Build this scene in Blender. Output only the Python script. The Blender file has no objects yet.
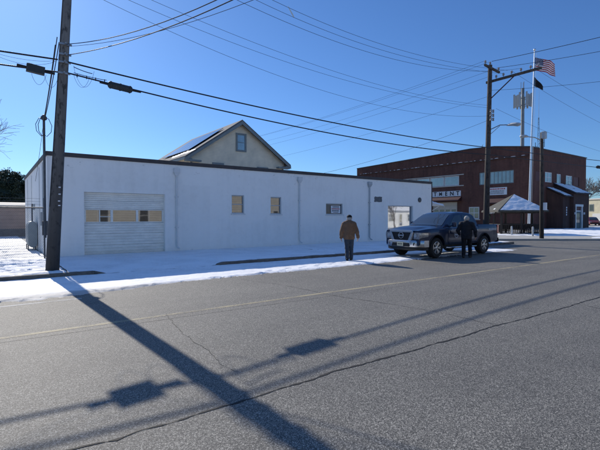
import bpy, bmesh, math, random
import numpy as np
from mathutils import Vector, Matrix

random.seed(7)
rng = np.random.default_rng(7)
scene = bpy.context.scene
col = scene.collection
R = math.radians

# ------------------------------------------------------------------ tagging
def tag(o, label=None, cat=None, group=None, kind=None):
    if label: o['label'] = label
    if cat: o['category'] = cat
    if group: o['group'] = group
    if kind: o['kind'] = kind
    return o

def thing(name, label, cat, loc=(0, 0, 0), rz=0.0, group=None):
    o = bpy.data.objects.new(name, None)
    o.empty_display_size = 0.2
    col.objects.link(o)
    o.location = loc
    o.rotation_euler = (0, 0, rz)
    return tag(o, label, cat, group)

# ------------------------------------------------------------------ mesh builder
def frame_for(d):
    d = Vector(d).normalized()
    up = Vector((0, 0, 1)) if abs(d.z) < 0.95 else Vector((1, 0, 0))
    a = d.cross(up).normalized()
    b = a.cross(d).normalized()
    return a, b

class MB:
    def __init__(self):
        self.v = []; self.f = []; self.m = []; self.cur = 0
    def add(self, vs, fs):
        n = len(self.v)
        self.v.extend([tuple(map(float, p)) for p in vs])
        for f in fs:
            self.f.append([i + n for i in f]); self.m.append(self.cur)
        return self
    def box(self, x0, x1, y0, y1, z0, z1):
        vs = [(x0,y0,z0),(x1,y0,z0),(x1,y1,z0),(x0,y1,z0),(x0,y0,z1),(x1,y0,z1),(x1,y1,z1),(x0,y1,z1)]
        return self.add(vs, [(0,3,2,1),(4,5,6,7),(0,1,5,4),(1,2,6,5),(2,3,7,6),(3,0,4,7)])
    def bar(self, p, q, w, h=None, up=None):
        h = h or w
        p = Vector(p); q = Vector(q)
        a, b = frame_for(q - p)
        vs = []
        for c in (p, q):
            for s, t in ((-1,-1),(1,-1),(1,1),(-1,1)):
                vs.append(c + a*s*w/2 + b*t*h/2)
        return self.add(vs, [(0,1,2,3),(7,6,5,4),(0,4,5,1),(1,5,6,2),(2,6,7,3),(3,7,4,0)])
    def tube(self, pts, r, n=8, cap=True):
        pts = [Vector(p) for p in pts]
        if not hasattr(r, '__len__'): r = [r]*len(pts)
        vs = []; fs = []
        a = b = None
        for i, p in enumerate(pts):
            d = (pts[min(i+1, len(pts)-1)] - pts[max(i-1, 0)])
            if d.length < 1e-9: d = Vector((0,0,1))
            d.normalize()
            if a is None:
                a, b = frame_for(d)
            else:
                a = (a - d*a.dot(d))
                if a.length < 1e-6: a, b = frame_for(d)
                a.normalize(); b = a.cross(d)
            for k in range(n):
                t = 2*math.pi*k/n
                vs.append(p + (a*math.cos(t) + b*math.sin(t))*r[i])
        m = len(pts)
        for i in range(m-1):
            for k in range(n):
                k2 = (k+1) % n
                fs.append((i*n+k, i*n+k2, (i+1)*n+k2, (i+1)*n+k))
        if cap:
            fs.append(tuple(range(n))[::-1]); fs.append(tuple(range((m-1)*n, m*n)))
        return self.add(vs, fs)
    def lathe(self, prof, axis_p, axis_d, n=20):
        p0 = Vector(axis_p); d = Vector(axis_d).normalized(); a, b = frame_for(d)
        vs = []; fs = []
        for (r, h) in prof:
            for k in range(n):
                t = 2*math.pi*k/n
                vs.append(p0 + d*h + (a*math.cos(t) + b*math.sin(t))*r)
        for i in range(len(prof)-1):
            for k in range(n):
                k2 = (k+1) % n
                fs.append((i*n+k, i*n+k2, (i+1)*n+k2, (i+1)*n+k))
        fs.append(tuple(range(n))[::-1]); fs.append(tuple(range((len(prof)-1)*n, len(prof)*n)))
        return self.add(vs, fs)
    def prism(self, poly, off):
        """poly: planar list of 3D points, extruded by vector off"""
        off = Vector(off); n = len(poly)
        vs = [Vector(p) for p in poly] + [Vector(p)+off for p in poly]
        fs = [tuple(range(n))[::-1], tuple(range(n, 2*n))]
        for i in range(n):
            j = (i+1) % n
            fs.append((i, j, n+j, n+i))
        return self.add(vs, fs)
    def quad(self, a, b, c, d):
        return self.add([a, b, c, d], [(0,1,2,3)])
    def grid(self, P):
        """P: numpy (n,m,3)"""
        n, m = P.shape[:2]
        idx = np.arange(n*m).reshape(n, m)
        fs = np.stack([idx[:-1,:-1], idx[1:,:-1], idx[1:,1:], idx[:-1,1:]], -1).reshape(-1, 4)
        return self.add(P.reshape(-1, 3).tolist(), fs.tolist())
    def build(self, name, mat, parent=None, world=False, smooth=None, bevel=0.0, fix=True, segs=2):
        me = bpy.data.meshes.new(name)
        off = Vector((0, 0, 0))
        if world and parent is not None:
            o = parent
            while o is not None:
                off += o.location; o = o.parent
        vs = [(x-off.x, y-off.y, z-off.z) for x, y, z in self.v] if off.length else self.v
        me.from_pydata(vs, [], self.f)
        mats = mat if isinstance(mat, (list, tuple)) else [mat]
        for m in mats: me.materials.append(m)
        if len(mats) > 1: me.polygons.foreach_set('material_index', self.m)
        if fix:
            bm = bmesh.new(); bm.from_mesh(me)
            bmesh.ops.recalc_face_normals(bm, faces=bm.faces)
            bm.to_mesh(me); bm.free()
        if smooth is not None:
            me.shade_smooth()
            if smooth < 179:
                me.set_sharp_from_angle(angle=R(smooth))
        me.update()
        o = bpy.data.objects.new(name, me)
        col.objects.link(o)
        if parent is not None: o.parent = parent
        if bevel:
            bv = o.modifiers.new('bevel', 'BEVEL'); bv.width = bevel; bv.segments = segs
            bv.limit_method = 'ANGLE'; bv.angle_limit = R(35)
        return o

def copy_tree(o, parent=None):
    c = o.copy(); col.objects.link(c)
    if parent is not None: c.parent = parent
    for ch in list(o.children): copy_tree(ch, c)
    return c

# ------------------------------------------------------------------ numpy noise
def vnoise(x, y, seed=0):
    xi = np.floor(x).astype(np.int64); yi = np.floor(y).astype(np.int64)
    xf = x - xi; yf = y - yi
    u = xf*xf*(3-2*xf); v = yf*yf*(3-2*yf)
    def h(a, b):
        n = (a*374761393 + b*668265263 + seed*982451653) & 0x7fffffff
        n = ((n ^ (n >> 13))*1274126177) & 0x7fffffff
        n = n ^ (n >> 16)
        return (n & 0xffff)/65535.0
    return ((h(xi,yi)*(1-u)+h(xi+1,yi)*u)*(1-v) + (h(xi,yi+1)*(1-u)+h(xi+1,yi+1)*u)*v)*2-1
def fbm(x, y, seed=0, octv=4):
    s = 0; a = 1; t = 0
    for i in range(octv):
        s = s + a*vnoise(x*2**i + 17.3*i, y*2**i - 9.1*i, seed+i); t += a; a *= .5
    return s/t

# ------------------------------------------------------------------ materials
def nodes_of(name):
    m = bpy.data.materials.new(name); m.use_nodes = True
    nt = m.node_tree
    return m, nt, nt.nodes['Principled BSDF']
def ramp(nt, fac, stops):
    r = nt.nodes.new('ShaderNodeValToRGB')
    el = r.color_ramp.elements
    while len(el) < len(stops): el.new(0.5)
    for e, (p, c) in zip(el, stops):
        e.position = p; e.color = (*c, 1) if len(c) == 3 else c
    nt.links.new(fac, r.inputs['Fac'])
    return r.outputs['Color']
def noise(nt, scale, detail=4, rough=.55, vec=None, dist=0):
    n = nt.nodes.new('ShaderNodeTexNoise')
    n.inputs['Scale'].default_value = scale; n.inputs['Detail'].default_value = detail
    n.inputs['Roughness'].default_value = rough; n.inputs['Distortion'].default_value = dist
    if vec is not None: nt.links.new(vec, n.inputs['Vector'])
    return n.outputs['Fac']
def objco(nt, scale=(1,1,1), world=False):
    if world:
        src = nt.nodes.new('ShaderNodeNewGeometry').outputs['Position']
    else:
        src = nt.nodes.new('ShaderNodeTexCoord').outputs['Object']
    mp = nt.nodes.new('ShaderNodeMapping'); mp.inputs['Scale'].default_value = scale
    nt.links.new(src, mp.inputs['Vector'])
    return mp.outputs['Vector']
def mixc(nt, fac, a, b, mode='MIX'):
    m = nt.nodes.new('ShaderNodeMix'); m.data_type = 'RGBA'; m.blend_type = mode
    if isinstance(fac, (int, float)): m.inputs[0].default_value = fac
    else: nt.links.new(fac, m.inputs[0])
    for sock, val in ((m.inputs[6], a), (m.inputs[7], b)):
        if isinstance(val, tuple): sock.default_value = (*val, 1)
        else: nt.links.new(val, sock)
    return m.outputs[2]
def math_(nt, op, a, b=None, clamp=False):
    m = nt.nodes.new('ShaderNodeMath'); m.operation = op; m.use_clamp = clamp
    for i, v in enumerate((a, b)):
        if v is None: continue
        if isinstance(v, (int, float)): m.inputs[i].default_value = v
        else: nt.links.new(v, m.inputs[i])
    return m.outputs[0]
def bump(nt, b, height, strength=.3, dist=.02):
    n = nt.nodes.new('ShaderNodeBump'); n.inputs['Strength'].default_value = strength
    n.inputs['Distance'].default_value = dist
    nt.links.new(height, n.inputs['Height']); nt.links.new(n.outputs['Normal'], b.inputs['Normal'])
def sepxyz(nt, vec):
    s = nt.nodes.new('ShaderNodeSeparateXYZ'); nt.links.new(vec, s.inputs[0]); return s.outputs

def simple(name, c, rough=.7, metal=0.0, var=.18, scale=6, bmp=.12, spec=.4, stretch=(1,1,1), coat=0):
    """plain procedural material: base colour broken by two noises"""
    m, nt, b = nodes_of(name)
    v = objco(nt, stretch)
    n1 = noise(nt, scale, 5, .6, v); n2 = noise(nt, scale*7, 3, .6, v)
    f = math_(nt, 'ADD', math_(nt, 'MULTIPLY', n1, .65), math_(nt, 'MULTIPLY', n2, .35))
    lo = tuple(x*(1-var) for x in c); hi = tuple(min(1, x*(1+var)) for x in c)
    nt.links.new(ramp(nt, f, [(.3, lo), (.7, hi)]), b.inputs['Base Color'])
    b.inputs['Roughness'].default_value = rough; b.inputs['Metallic'].default_value = metal
    b.inputs['Specular IOR Level'].default_value = spec
    b.inputs['Coat Weight'].default_value = coat; b.inputs['Coat Roughness'].default_value = .08
    if bmp: bump(nt, b, n2, bmp, .01)
    return m

M = {}
# asphalt
def asphalt_colour(nt):
    v = objco(nt)
    fine = noise(nt, 85, 3, .7, v)
    def cells(sc_):
        q = nt.nodes.new('ShaderNodeTexVoronoi'); q.inputs['Scale'].default_value = sc_; nt.links.new(v, q.inputs['Vector'])
        return sepxyz(nt, q.outputs['Color'])[0]
    k1, k2 = cells(210), cells(110)
    big = noise(nt, .35, 5, .6, v); streak = noise(nt, 1.0, 4, .6, objco(nt, (.12, 1.6, 1)))
    gsum = math_(nt, 'ADD', math_(nt, 'MULTIPLY', k1, .38), math_(nt, 'ADD', math_(nt, 'MULTIPLY', k2, .34), math_(nt, 'MULTIPLY', fine, .28)))
    g = ramp(nt, gsum, [(.22, (.015,.0145,.0125)), (.42, (.070,.067,.059)), (.58, (.145,.138,.120)), (.76, (.46,.435,.38))])
    t = math_(nt, 'ADD', math_(nt, 'MULTIPLY', big, .6), math_(nt, 'MULTIPLY', streak, .4))
    c = mixc(nt, 1.0, g, ramp(nt, t, [(.30, (.68,.68,.69)), (.70, (1.20,1.19,1.16))]), 'MULTIPLY')
    return v, gsum, c
def asphalt_surface(nt, b, gsum):
    b.inputs['Roughness'].default_value = .74; b.inputs['Specular IOR Level'].default_value = .62
    bump(nt, b, gsum, .85, .010)
def asphalt():
    m, nt, b = nodes_of('asphalt')
    v, gsum, c = asphalt_colour(nt)
    nt.links.new(c, b.inputs['Base Color'])
    asphalt_surface(nt, b, gsum)
    return m
M['asphalt'] = asphalt()

def paint_line(name, c, wear):
    m, nt, b = nodes_of(name)
    v, gsum, a = asphalt_colour(nt)
    n = math_(nt, 'ADD', math_(nt, 'MULTIPLY', noise(nt, 1.6, 4, .6, v), .5), math_(nt, 'MULTIPLY', noise(nt, 22, 4, .7, v), .5))
    k = ramp(nt, n, [(wear-.07, (0,0,0)), (wear+.08, (1,1,1))])
    nt.links.new(mixc(nt, math_(nt, 'MULTIPLY', k, .85), a, c), b.inputs['Base Color'])
    asphalt_surface(nt, b, gsum)
    return m
M['yellow'] = paint_line('yellow_road_paint', (.42, .35, .20), .46)
M['yellow_worn'] = paint_line('worn_yellow_paint', (.24, .21, .14), .60)
M['white_line'] = paint_line('worn_white_paint', (.5, .5, .48), .45)

def snow():
    m, nt, b = nodes_of('snow')
    v = objco(nt)
    n1 = noise(nt, .9, 5, .6, v); n2 = noise(nt, 14, 5, .7, v); n3 = noise(nt, 60, 3, .7, v)
    thin = math_(nt, 'ADD', math_(nt, 'MULTIPLY', n1, .55), math_(nt, 'MULTIPLY', n2, .45))
    c = ramp(nt, thin, [(.28, (.50,.50,.49)), (.40, (.74,.745,.75)), (.55, (.87,.875,.88))])
    # grey slush along the ragged edge toward the carriageway
    yy = sepxyz(nt, v)[1]
    e = math_(nt, 'MULTIPLY', math_(nt, 'SUBTRACT', 1.0, math_(nt, 'MULTIPLY', math_(nt, 'ABSOLUTE', math_(nt, 'SUBTRACT', yy, 10.35)), 1.5), clamp=True), math_(nt, 'ADD', math_(nt, 'MULTIPLY', n2, 1.3), n1))
    e = ramp(nt, e, [(.30, (0,0,0)), (.85, (1,1,1))])
    c = mixc(nt, math_(nt, 'MULTIPLY', e, .75), c, (.30,.29,.27))
    nt.links.new(c, b.inputs['Base Color'])
    b.inputs['Roughness'].default_value = .65
    b.inputs['Specular IOR Level'].default_value = .25
    bump(nt, b, math_(nt, 'ADD', n2, math_(nt, 'MULTIPLY', n3, .5)), .55, .03)
    return m
M['snow'] = snow()
M['concrete'] = simple('sidewalk_concrete', (.36,.35,.32), .85, var=.2, scale=2)
M['kerb'] = simple('kerb_stone', (.13,.12,.105), .9, var=.4, scale=4)
M['soil'] = simple('winter_soil', (.16,.14,.11), .95, var=.4, scale=1.2)
M['crack'] = simple('crack_tar', (.012,.012,.012), .8, var=.3, scale=9)

def painted_wall():
    m, nt, b = nodes_of('painted_masonry')
    v = objco(nt)
    n1 = noise(nt, .5, 5, .6, v); n2 = noise(nt, 5, 5, .65, v); n3 = noise(nt, 45, 3, .6, v)
    strk = noise(nt, 1.0, 4, .6, objco(nt, (3, 3, .25)))
    t = math_(nt, 'ADD', math_(nt, 'MULTIPLY', n1, .5), math_(nt, 'ADD', math_(nt, 'MULTIPLY', n2, .25), math_(nt, 'MULTIPLY', strk, .25)))
    c = ramp(nt, t, [(.3, (.78,.755,.70)), (.5, (.89,.865,.81)), (.7, (.93,.905,.85))])
    # chips where the paint has gone, mostly high up and at the foot
    z = sepxyz(nt, v)[2]
    foot = math_(nt, 'SUBTRACT', 1.0, math_(nt, 'MULTIPLY', z, 2.6), clamp=True)
    top = math_(nt, 'MULTIPLY', math_(nt, 'SUBTRACT', z, 3.25), .55, clamp=True)
    chips = noise(nt, 3.2, 6, .72, objco(nt, (1, 1, 1.8)))
    amt = math_(nt, 'ADD', math_(nt, 'MULTIPLY', math_(nt, 'ADD', foot, top), .14), chips)
    k = ramp(nt, amt, [(.655, (0,0,0)), (.70, (1,1,1))])
    c = mixc(nt, math_(nt, 'MULTIPLY', k, .50), c, (.40,.375,.34))
    drips = ramp(nt, noise(nt, 1, 3, .6, objco(nt, (5, 5, .12))), [(.60, (0,0,0)), (.78, (1,1,1))])
    c = mixc(nt, math_(nt, 'MULTIPLY', drips, math_(nt, 'MULTIPLY', top, .32)), c, (.47,.43,.37))
    c = mixc(nt, math_(nt, 'MULTIPLY', math_(nt, 'POWER', foot, 2.0), .35), c, (.46,.44,.41))
    xo = sepxyz(nt, v)[0]
    def band(x0, x1, z1, val):
        a_ = math_(nt, 'MULTIPLY', math_(nt, 'GREATER_THAN', math_(nt, 'ADD', xo, math_(nt, 'MULTIPLY', n3, .03)), x0), math_(nt, 'LESS_THAN', math_(nt, 'ADD', xo, math_(nt, 'MULTIPLY', n3, .03)), x1))
        a_ = math_(nt, 'MULTIPLY', a_, math_(nt, 'LESS_THAN', math_(nt, 'ADD', z, math_(nt, 'MULTIPLY', n2, .25)), z1))
        return mixc(nt, math_(nt, 'MULTIPLY', a_, .16), c, val)
    c = band(5.35, 6.75, 3.3, (.71,.70,.66)); c = band(13.2, 15.2, 2.7, (.86,.83,.77)); c = band(20.1, 23.9, .55, (.66,.63,.58))
    nt.links.new(c, b.inputs['Base Color'])
    b.inputs['Roughness'].default_value = .75; b.inputs['Specular IOR Level'].default_value = .2
    br = nt.nodes.new('ShaderNodeTexBrick'); br.inputs['Scale'].default_value = 1
    br.inputs['Brick Width'].default_value = .41; br.inputs['Row Height'].default_value = .205; br.inputs['Mortar Size'].default_value = .006
    sx = sepxyz(nt, v); cb = nt.nodes.new('ShaderNodeCombineXYZ')
    nt.links.new(math_(nt, 'ADD', sx[0], sx[1]), cb.inputs[0]); nt.links.new(sx[2], cb.inputs[1])
    nt.links.new(cb.outputs[0], br.inputs['Vector'])
    h = math_(nt, 'SUBTRACT', math_(nt, 'ADD', math_(nt, 'MULTIPLY', n3, .4), math_(nt, 'MULTIPLY', n2, .8)), math_(nt, 'MULTIPLY', br.outputs['Fac'], .35))
    bump(nt, b, h, .28, .02)
    return m
M['white_wall'] = painted_wall()

def brick(name, c1, c2, mort):
    m, nt, b = nodes_of(name)
    v = objco(nt); sx = sepxyz(nt, v); cb = nt.nodes.new('ShaderNodeCombineXYZ')
    nt.links.new(math_(nt, 'ADD', sx[0], sx[1]), cb.inputs[0]); nt.links.new(sx[2], cb.inputs[1])
    br = nt.nodes.new('ShaderNodeTexBrick'); br.inputs['Scale'].default_value = 1
    br.inputs['Brick Width'].default_value = .22; br.inputs['Row Height'].default_value = .075; br.inputs['Mortar Size'].default_value = .008
    br.inputs['Color1'].default_value = (*c1, 1); br.inputs['Color2'].default_value = (*c2, 1); br.inputs['Mortar'].default_value = (*mort, 1)
    nt.links.new(cb.outputs[0], br.inputs['Vector'])
    big = noise(nt, .45, 5, .65, v); st = noise(nt, 1, 4, .6, objco(nt, (2, 2, .3)))
    t = math_(nt, 'ADD', math_(nt, 'MULTIPLY', big, .5), math_(nt, 'MULTIPLY', st, .5))
    c = mixc(nt, 1.0, br.outputs['Color'], ramp(nt, t, [(.3, (.6,.6,.62)), (.7, (1.3,1.25,1.2))]), 'MULTIPLY')
    nt.links.new(c, b.inputs['Base Color']); b.inputs['Roughness'].default_value = .9
    bump(nt, b, math_(nt, 'SUBTRACT', big, math_(nt, 'MULTIPLY', br.outputs['Fac'], .5)), .3, .02)
    b.inputs['Specular IOR Level'].default_value = .2
    return m
M['brick'] = brick('dark_red_brick', (.145,.055,.040), (.10,.041,.031), (.13,.10,.09))
M['brick_dark'] = brick('brown_brick', (.085,.042,.034), (.065,.034,.03), (.10,.085,.075))

def clapboard(name, c, pitch=.13, dark=.62):
    m, nt, b = nodes_of(name)
    v = objco(nt); z = sepxyz(nt, v)[2]
    saw = math_(nt, 'FRACT', math_(nt, 'DIVIDE', z, pitch))
    n = noise(nt, 1.2, 5, .6, v)
    base = ramp(nt, n, [(.3, tuple(x*.85 for x in c)), (.7, tuple(x*1.1 for x in c))])
    line = ramp(nt, saw, [(.0, (dark,)*3), (.16 if dark > .5 else .30, (1,1,1)), (1.0, (1,1,1))])
    nt.links.new(mixc(nt, 1.0, base, line, 'MULTIPLY'), b.inputs['Base Color'])
    b.inputs['Roughness'].default_value = .7
    bump(nt, b, saw, .6, .02)
    return m
M['tan_siding'] = clapboard('tan_clapboard', (.90,.76,.57))
M['cream_siding'] = clapboard('cream_siding', (.66,.60,.42))
M['white_siding'] = clapboard('white_clapboard', (.72,.72,.70))
M['beige_siding'] = clapboard('beige_clapboard', (.56,.53,.46), .26, .36)
M['brown_siding'] = clapboard('brown_shed_siding', (.40,.30,.245), .3)

def shingles(name, c):
    m, nt, b = nodes_of(name)
    v = objco(nt)
    n = noise(nt, 1.5, 5, .65, v); n2 = noise(nt, 18, 3, .7, v)
    z = sepxyz(nt, v)[2]; saw = math_(nt, 'FRACT', math_(nt, 'DIVIDE', z, .09))
    t = math_(nt, 'ADD', math_(nt, 'MULTIPLY', n, .6), math_(nt, 'MULTIPLY', n2, .4))
    base = ramp(nt, t, [(.3, tuple(x*.7 for x in c)), (.7, tuple(x*1.25 for x in c))])
    nt.links.new(mixc(nt, 1.0, base, ramp(nt, saw, [(0, (.6,.6,.6)), (.25, (1,1,1))]), 'MULTIPLY'), b.inputs['Base Color'])
    b.inputs['Roughness'].default_value = .92
    bump(nt, b, n2, .4, .02)
    return m
M['shingle'] = shingles('grey_shingles', (.15,.145,.14))
M['shingle_brown'] = shingles('brown_grey_shingles', (.075,.072,.06))
M['dark_roof'] = simple('dark_roof_felt', (.05,.045,.05), .9, var=.3, scale=3)
M['coping'] = simple('dark_coping_metal', (.06,.052,.05), .6, var=.25, scale=4)
M['grey_trim'] = simple('grey_blue_trim_paint', (.22,.24,.235), .6, var=.15, scale=5)
M['white_trim'] = simple('white_trim_paint', (.66,.66,.64), .55, var=.1, scale=6)
M['cream_trim'] = simple('cream_stone_trim', (.52,.48,.42), .8, var=.15, scale=5)
M['garage'] = simple('garage_door_paint', (.84,.80,.71), .6, var=.16, scale=2.6, stretch=(1,1,2.2))
M['cream_door'] = simple('cream_door_paint', (.58,.52,.43), .6, var=.08, scale=3)
M['maroon'] = simple('maroon_sheet', (.05,.016,.018), .6, var=.25, scale=4)
M['maroon_panel'] = simple('maroon_panel', (.085,.018,.018), .55, var=.15, scale=4)
M['teal_door'] = simple('teal_door_paint', (.06,.10,.11), .5, var=.15, scale=4)
M['galv'] = simple('galvanised_steel', (.30,.31,.32), .45, .7, var=.2, scale=9)
M['galv_dark'] = simple('weathered_steel', (.10,.105,.11), .55, .5, var=.25, scale=9)
M['flagpole'] = simple('brushed_aluminium', (.62,.63,.64), .35, .8, var=.1, scale=5)
M['tank'] = simple('grey_tank_paint', (.26,.30,.31), .5, .1, var=.15, scale=5)
M['lamp_grey'] = simple('lamp_grey_paint', (.42,.44,.45), .5, .2, var=.1, scale=9)
M['black_rubber'] = simple('black_cable_rubber', (.014,.014,.015), .55, var=.25, scale=9)
M['closure'] = simple('splice_case_plastic', (.030,.037,.040), .6, var=.2, scale=9)
M['porcelain'] = simple('grey_porcelain', (.25,.25,.26), .3, var=.15, scale=9)
M['fence_wire'] = simple('fence_wire_steel', (.13,.135,.14), .5, .5, var=.2, scale=9)
M['vent'] = simple('dirty_vent_metal', (.14,.14,.14), .8, var=.4, scale=9)
M['solar'] = simple('solar_glass', (.02,.03,.055), .10, var=.1, scale=3, bmp=0, spec=.5)
M['sign_white'] = simple('white_sign_board', (.72,.73,.74), .5, var=.06, scale=4, bmp=0)
M['letter_dark'] = simple('dark_lettering', (.035,.04,.045), .6, var=.1, scale=9, bmp=0)
M['letter_red'] = simple('red_lettering', (.42,.07,.06), .6, var=.1, scale=9, bmp=0)

def wood_pole(name, c1, c2):
    m, nt, b = nodes_of(name)
    v = objco(nt, (22, 22, .7)); n = noise(nt, 1, 6, .7, v)
    n2 = noise(nt, 1.3, 5, .65, objco(nt)); sp = noise(nt, 7, 4, .7, objco(nt, (1, 1, .45)))
    t = math_(nt, 'ADD', math_(nt, 'MULTIPLY', n, .6), math_(nt, 'MULTIPLY', n2, .4))
    c = ramp(nt, t, [(.28, c1), (.72, c2)])
    k = ramp(nt, sp, [(.38, (1,1,1)), (.47, (0,0,0))])
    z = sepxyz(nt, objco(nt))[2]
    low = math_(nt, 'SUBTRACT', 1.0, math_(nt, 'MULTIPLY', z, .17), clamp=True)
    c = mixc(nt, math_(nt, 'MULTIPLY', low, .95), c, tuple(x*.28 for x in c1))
    nt.links.new(mixc(nt, math_(nt, 'MULTIPLY', k, .8), c, tuple(x*.3 for x in c1)), b.inputs['Base Color'])
    b.inputs['Roughness'].default_value = .9
    bump(nt, b, n, .6, .02)
    return m
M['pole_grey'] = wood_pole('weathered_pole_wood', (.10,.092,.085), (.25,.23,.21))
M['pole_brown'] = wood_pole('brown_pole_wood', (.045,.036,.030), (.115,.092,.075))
M['gazebo_wood'] = wood_pole('stained_gazebo_wood', (.07,.055,.045), (.15,.12,.10))
M['bark'] = simple('bare_bark', (.13,.105,.085), .9, var=.35, scale=6)
M['bark_pale'] = simple('pale_bare_bark', (.22,.195,.17), .9, var=.3, scale=6)

def glass(name, tint, refl, rough=.03, body=None):
    """window glass seen from outside: dark room behind, mirror-like face"""
    m, nt, b = nodes_of(name)
    v = objco(nt)
    n = noise(nt, 1.1, 3, .5, v)
    bb = body or tint
    nt.links.new(ramp(nt, n, [(.35, tuple(x*.7 for x in bb)), (.65, tuple(x*1.2 for x in bb))]), b.inputs['Base Color'])
    b.inputs['Roughness'].default_value = .25
    g = nt.nodes.new('ShaderNodeBsdfGlossy'); g.inputs['Roughness'].default_value = rough; g.inputs['Color'].default_value = (*[min(1, .8+x) for x in tint], 1)
    bp = nt.nodes.new('ShaderNodeBump'); bp.inputs['Strength'].default_value = .035; bp.inputs['Distance'].default_value = .02
    nt.links.new(noise(nt, 1.6, 2, .5, v), bp.inputs['Height']); nt.links.new(bp.outputs['Normal'], g.inputs['Normal'])
    fr = nt.nodes.new('ShaderNodeFresnel'); fr.inputs['IOR'].default_value = 1.5
    k = math_(nt, 'ADD', math_(nt, 'MULTIPLY', fr.outputs[0], 1.0), refl, clamp=True)
    mx = nt.nodes.new('ShaderNodeMixShader')
    nt.links.new(k, mx.inputs[0]); nt.links.new(b.outputs[0], mx.inputs[1]); nt.links.new(g.outputs[0], mx.inputs[2])
    nt.links.new(mx.outputs[0], nt.nodes['Material Output'].inputs['Surface'])
    return m
M['glass'] = glass('window_glass', (.012,.014,.015), .12)
M['glass_shop'] = glass('shop_window_glass', (.05,.06,.07), .40, body=(.07,.09,.11))
M['glass_blue'] = glass('upper_window_glass', (.05,.07,.075), .16, body=(.13,.17,.17))
M['glass_curtain'] = glass('curtained_glass', (.05,.07,.08), .12, body=(.20,.26,.27))
M['glass_car'] = glass('car_glass', (.012,.016,.018), -.02)
M['glass_dark'] = glass('dark_interior_glass', (.008,.009,.010), .03)

def foliage(name, a, b_):
    m, nt, b = nodes_of(name)
    n = noise(nt, .9, 4, .6, objco(nt)); n2 = noise(nt, 9, 2, .6, objco(nt))
    t = math_(nt, 'ADD', math_(nt, 'MULTIPLY', n, .6), math_(nt, 'MULTIPLY', n2, .4))
    nt.links.new(ramp(nt, t, [(.32, a), (.68, b_)]), b.inputs['Base Color'])
    b.inputs['Roughness'].default_value = .75
    return m
M['evergreen'] = foliage('evergreen_needles', (.012,.022,.012), (.035,.055,.026))

def cloth(name, c, var=.25, scale=7):
    m, nt, b = nodes_of(name)
    v = objco(nt)
    n = noise(nt, scale, 5, .6, v); fold = noise(nt, 3.2, 4, .55, objco(nt, (2.2, 2.2, .8)), 1.2)
    t = math_(nt, 'ADD', math_(nt, 'MULTIPLY', n, .4), math_(nt, 'MULTIPLY', fold, .6))
    nt.links.new(ramp(nt, t, [(.3, tuple(x*(1-var) for x in c)), (.7, tuple(x*(1+var) for x in c))]), b.inputs['Base Color'])
    b.inputs['Roughness'].default_value = .85; b.inputs['Specular IOR Level'].default_value = .2
    b.inputs['Sheen Weight'].default_value = .1
    bump(nt, b, t, .8, .035)
    return m
M['brown_cloth'] = cloth('brown_duck_cloth', (.165,.098,.060))
M['black_cloth'] = cloth('black_jacket_cloth', (.016,.017,.022))
M['black_trouser'] = cloth('black_trouser_cloth', (.011,.011,.014))
M['denim'] = cloth('dark_denim', (.035,.048,.068))
M['skin'] = simple('skin', (.46,.27,.19), .55, var=.08, scale=12)
M['hair_grey'] = simple('grey_hair', (.34,.33,.31), .8, var=.3, scale=40)
M['cap_black'] = cloth('black_cap_cloth', (.013,.013,.015))
M['shoe'] = simple('dark_shoe_leather', (.02,.018,.016), .6, var=.25, scale=9)

def car_paint(name, c):
    m, nt, b = nodes_of(name)
    v = objco(nt); n = noise(nt, 300, 2, .6, v); d = noise(nt, 1.4, 5, .65, v)
    z = sepxyz(nt, v)[2]
    base = ramp(nt, n, [(.35, tuple(x*.8 for x in c)), (.65, tuple(x*1.25 for x in c))])
    dirt = math_(nt, 'MULTIPLY', math_(nt, 'SUBTRACT', 1.0, math_(nt, 'MULTIPLY', z, .85), clamp=True), d)
    nt.links.new(mixc(nt, math_(nt, 'MULTIPLY', dirt, .22, clamp=True), base, (.12,.115,.11)), b.inputs['Base Color'])
    b.inputs['Roughness'].default_value = .32; b.inputs['Metallic'].default_value = .25
    b.inputs['Coat Weight'].default_value = .6; b.inputs['Coat Roughness'].default_value = .08; b.inputs['Specular IOR Level'].default_value = .3
    return m
M['navy_paint'] = car_paint('navy_car_paint', (.008,.018,.050))
M['red_paint'] = car_paint('dark_red_car_paint', (.20,.015,.02))
M['silver_paint'] = car_paint('silver_car_paint', (.45,.47,.5))
M['chrome'] = simple('chrome', (.50,.51,.53), .24, 1.0, var=.05, scale=5, bmp=0)
M['black_plastic'] = simple('black_plastic', (.014,.014,.015), .55, var=.2, scale=9)
M['tyre'] = simple('tyre_rubber', (.016,.016,.016), .85, var=.3, scale=14)
M['alloy'] = simple('alloy_wheel', (.5,.51,.52), .32, .85, var=.08, scale=9, bmp=0)
M['lamp_glass'] = simple('headlamp_lens', (.24,.25,.27), .2, .5, var=.5, scale=16, bmp=0, coat=1)
M['tail_red'] = simple('tail_lamp_red', (.45,.01,.012), .2, var=.15, scale=12, bmp=0, coat=1)
M['plate'] = simple('licence_plate', (.62,.58,.40), .5, var=.12, scale=18, bmp=0)
M['decal'] = simple('pale_door_decal', (.46,.48,.52), .5, var=.2, scale=20, bmp=0)
M['flag_red'] = cloth('flag_red', (.42,.03,.035), .15)
M['flag_white'] = cloth('flag_white', (.75,.74,.72), .08)
M['flag_blue'] = cloth('flag_blue', (.02,.03,.11), .15)
M['flag_black'] = cloth('flag_black', (.012,.012,.014), .2)
M['tower_grey'] = simple('tower_grey_steel', (.22,.235,.24), .6, .3, var=.15, scale=1)
M['antenna_panel'] = simple('antenna_panel', (.42,.43,.42), .6, var=.1, scale=1)

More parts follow.
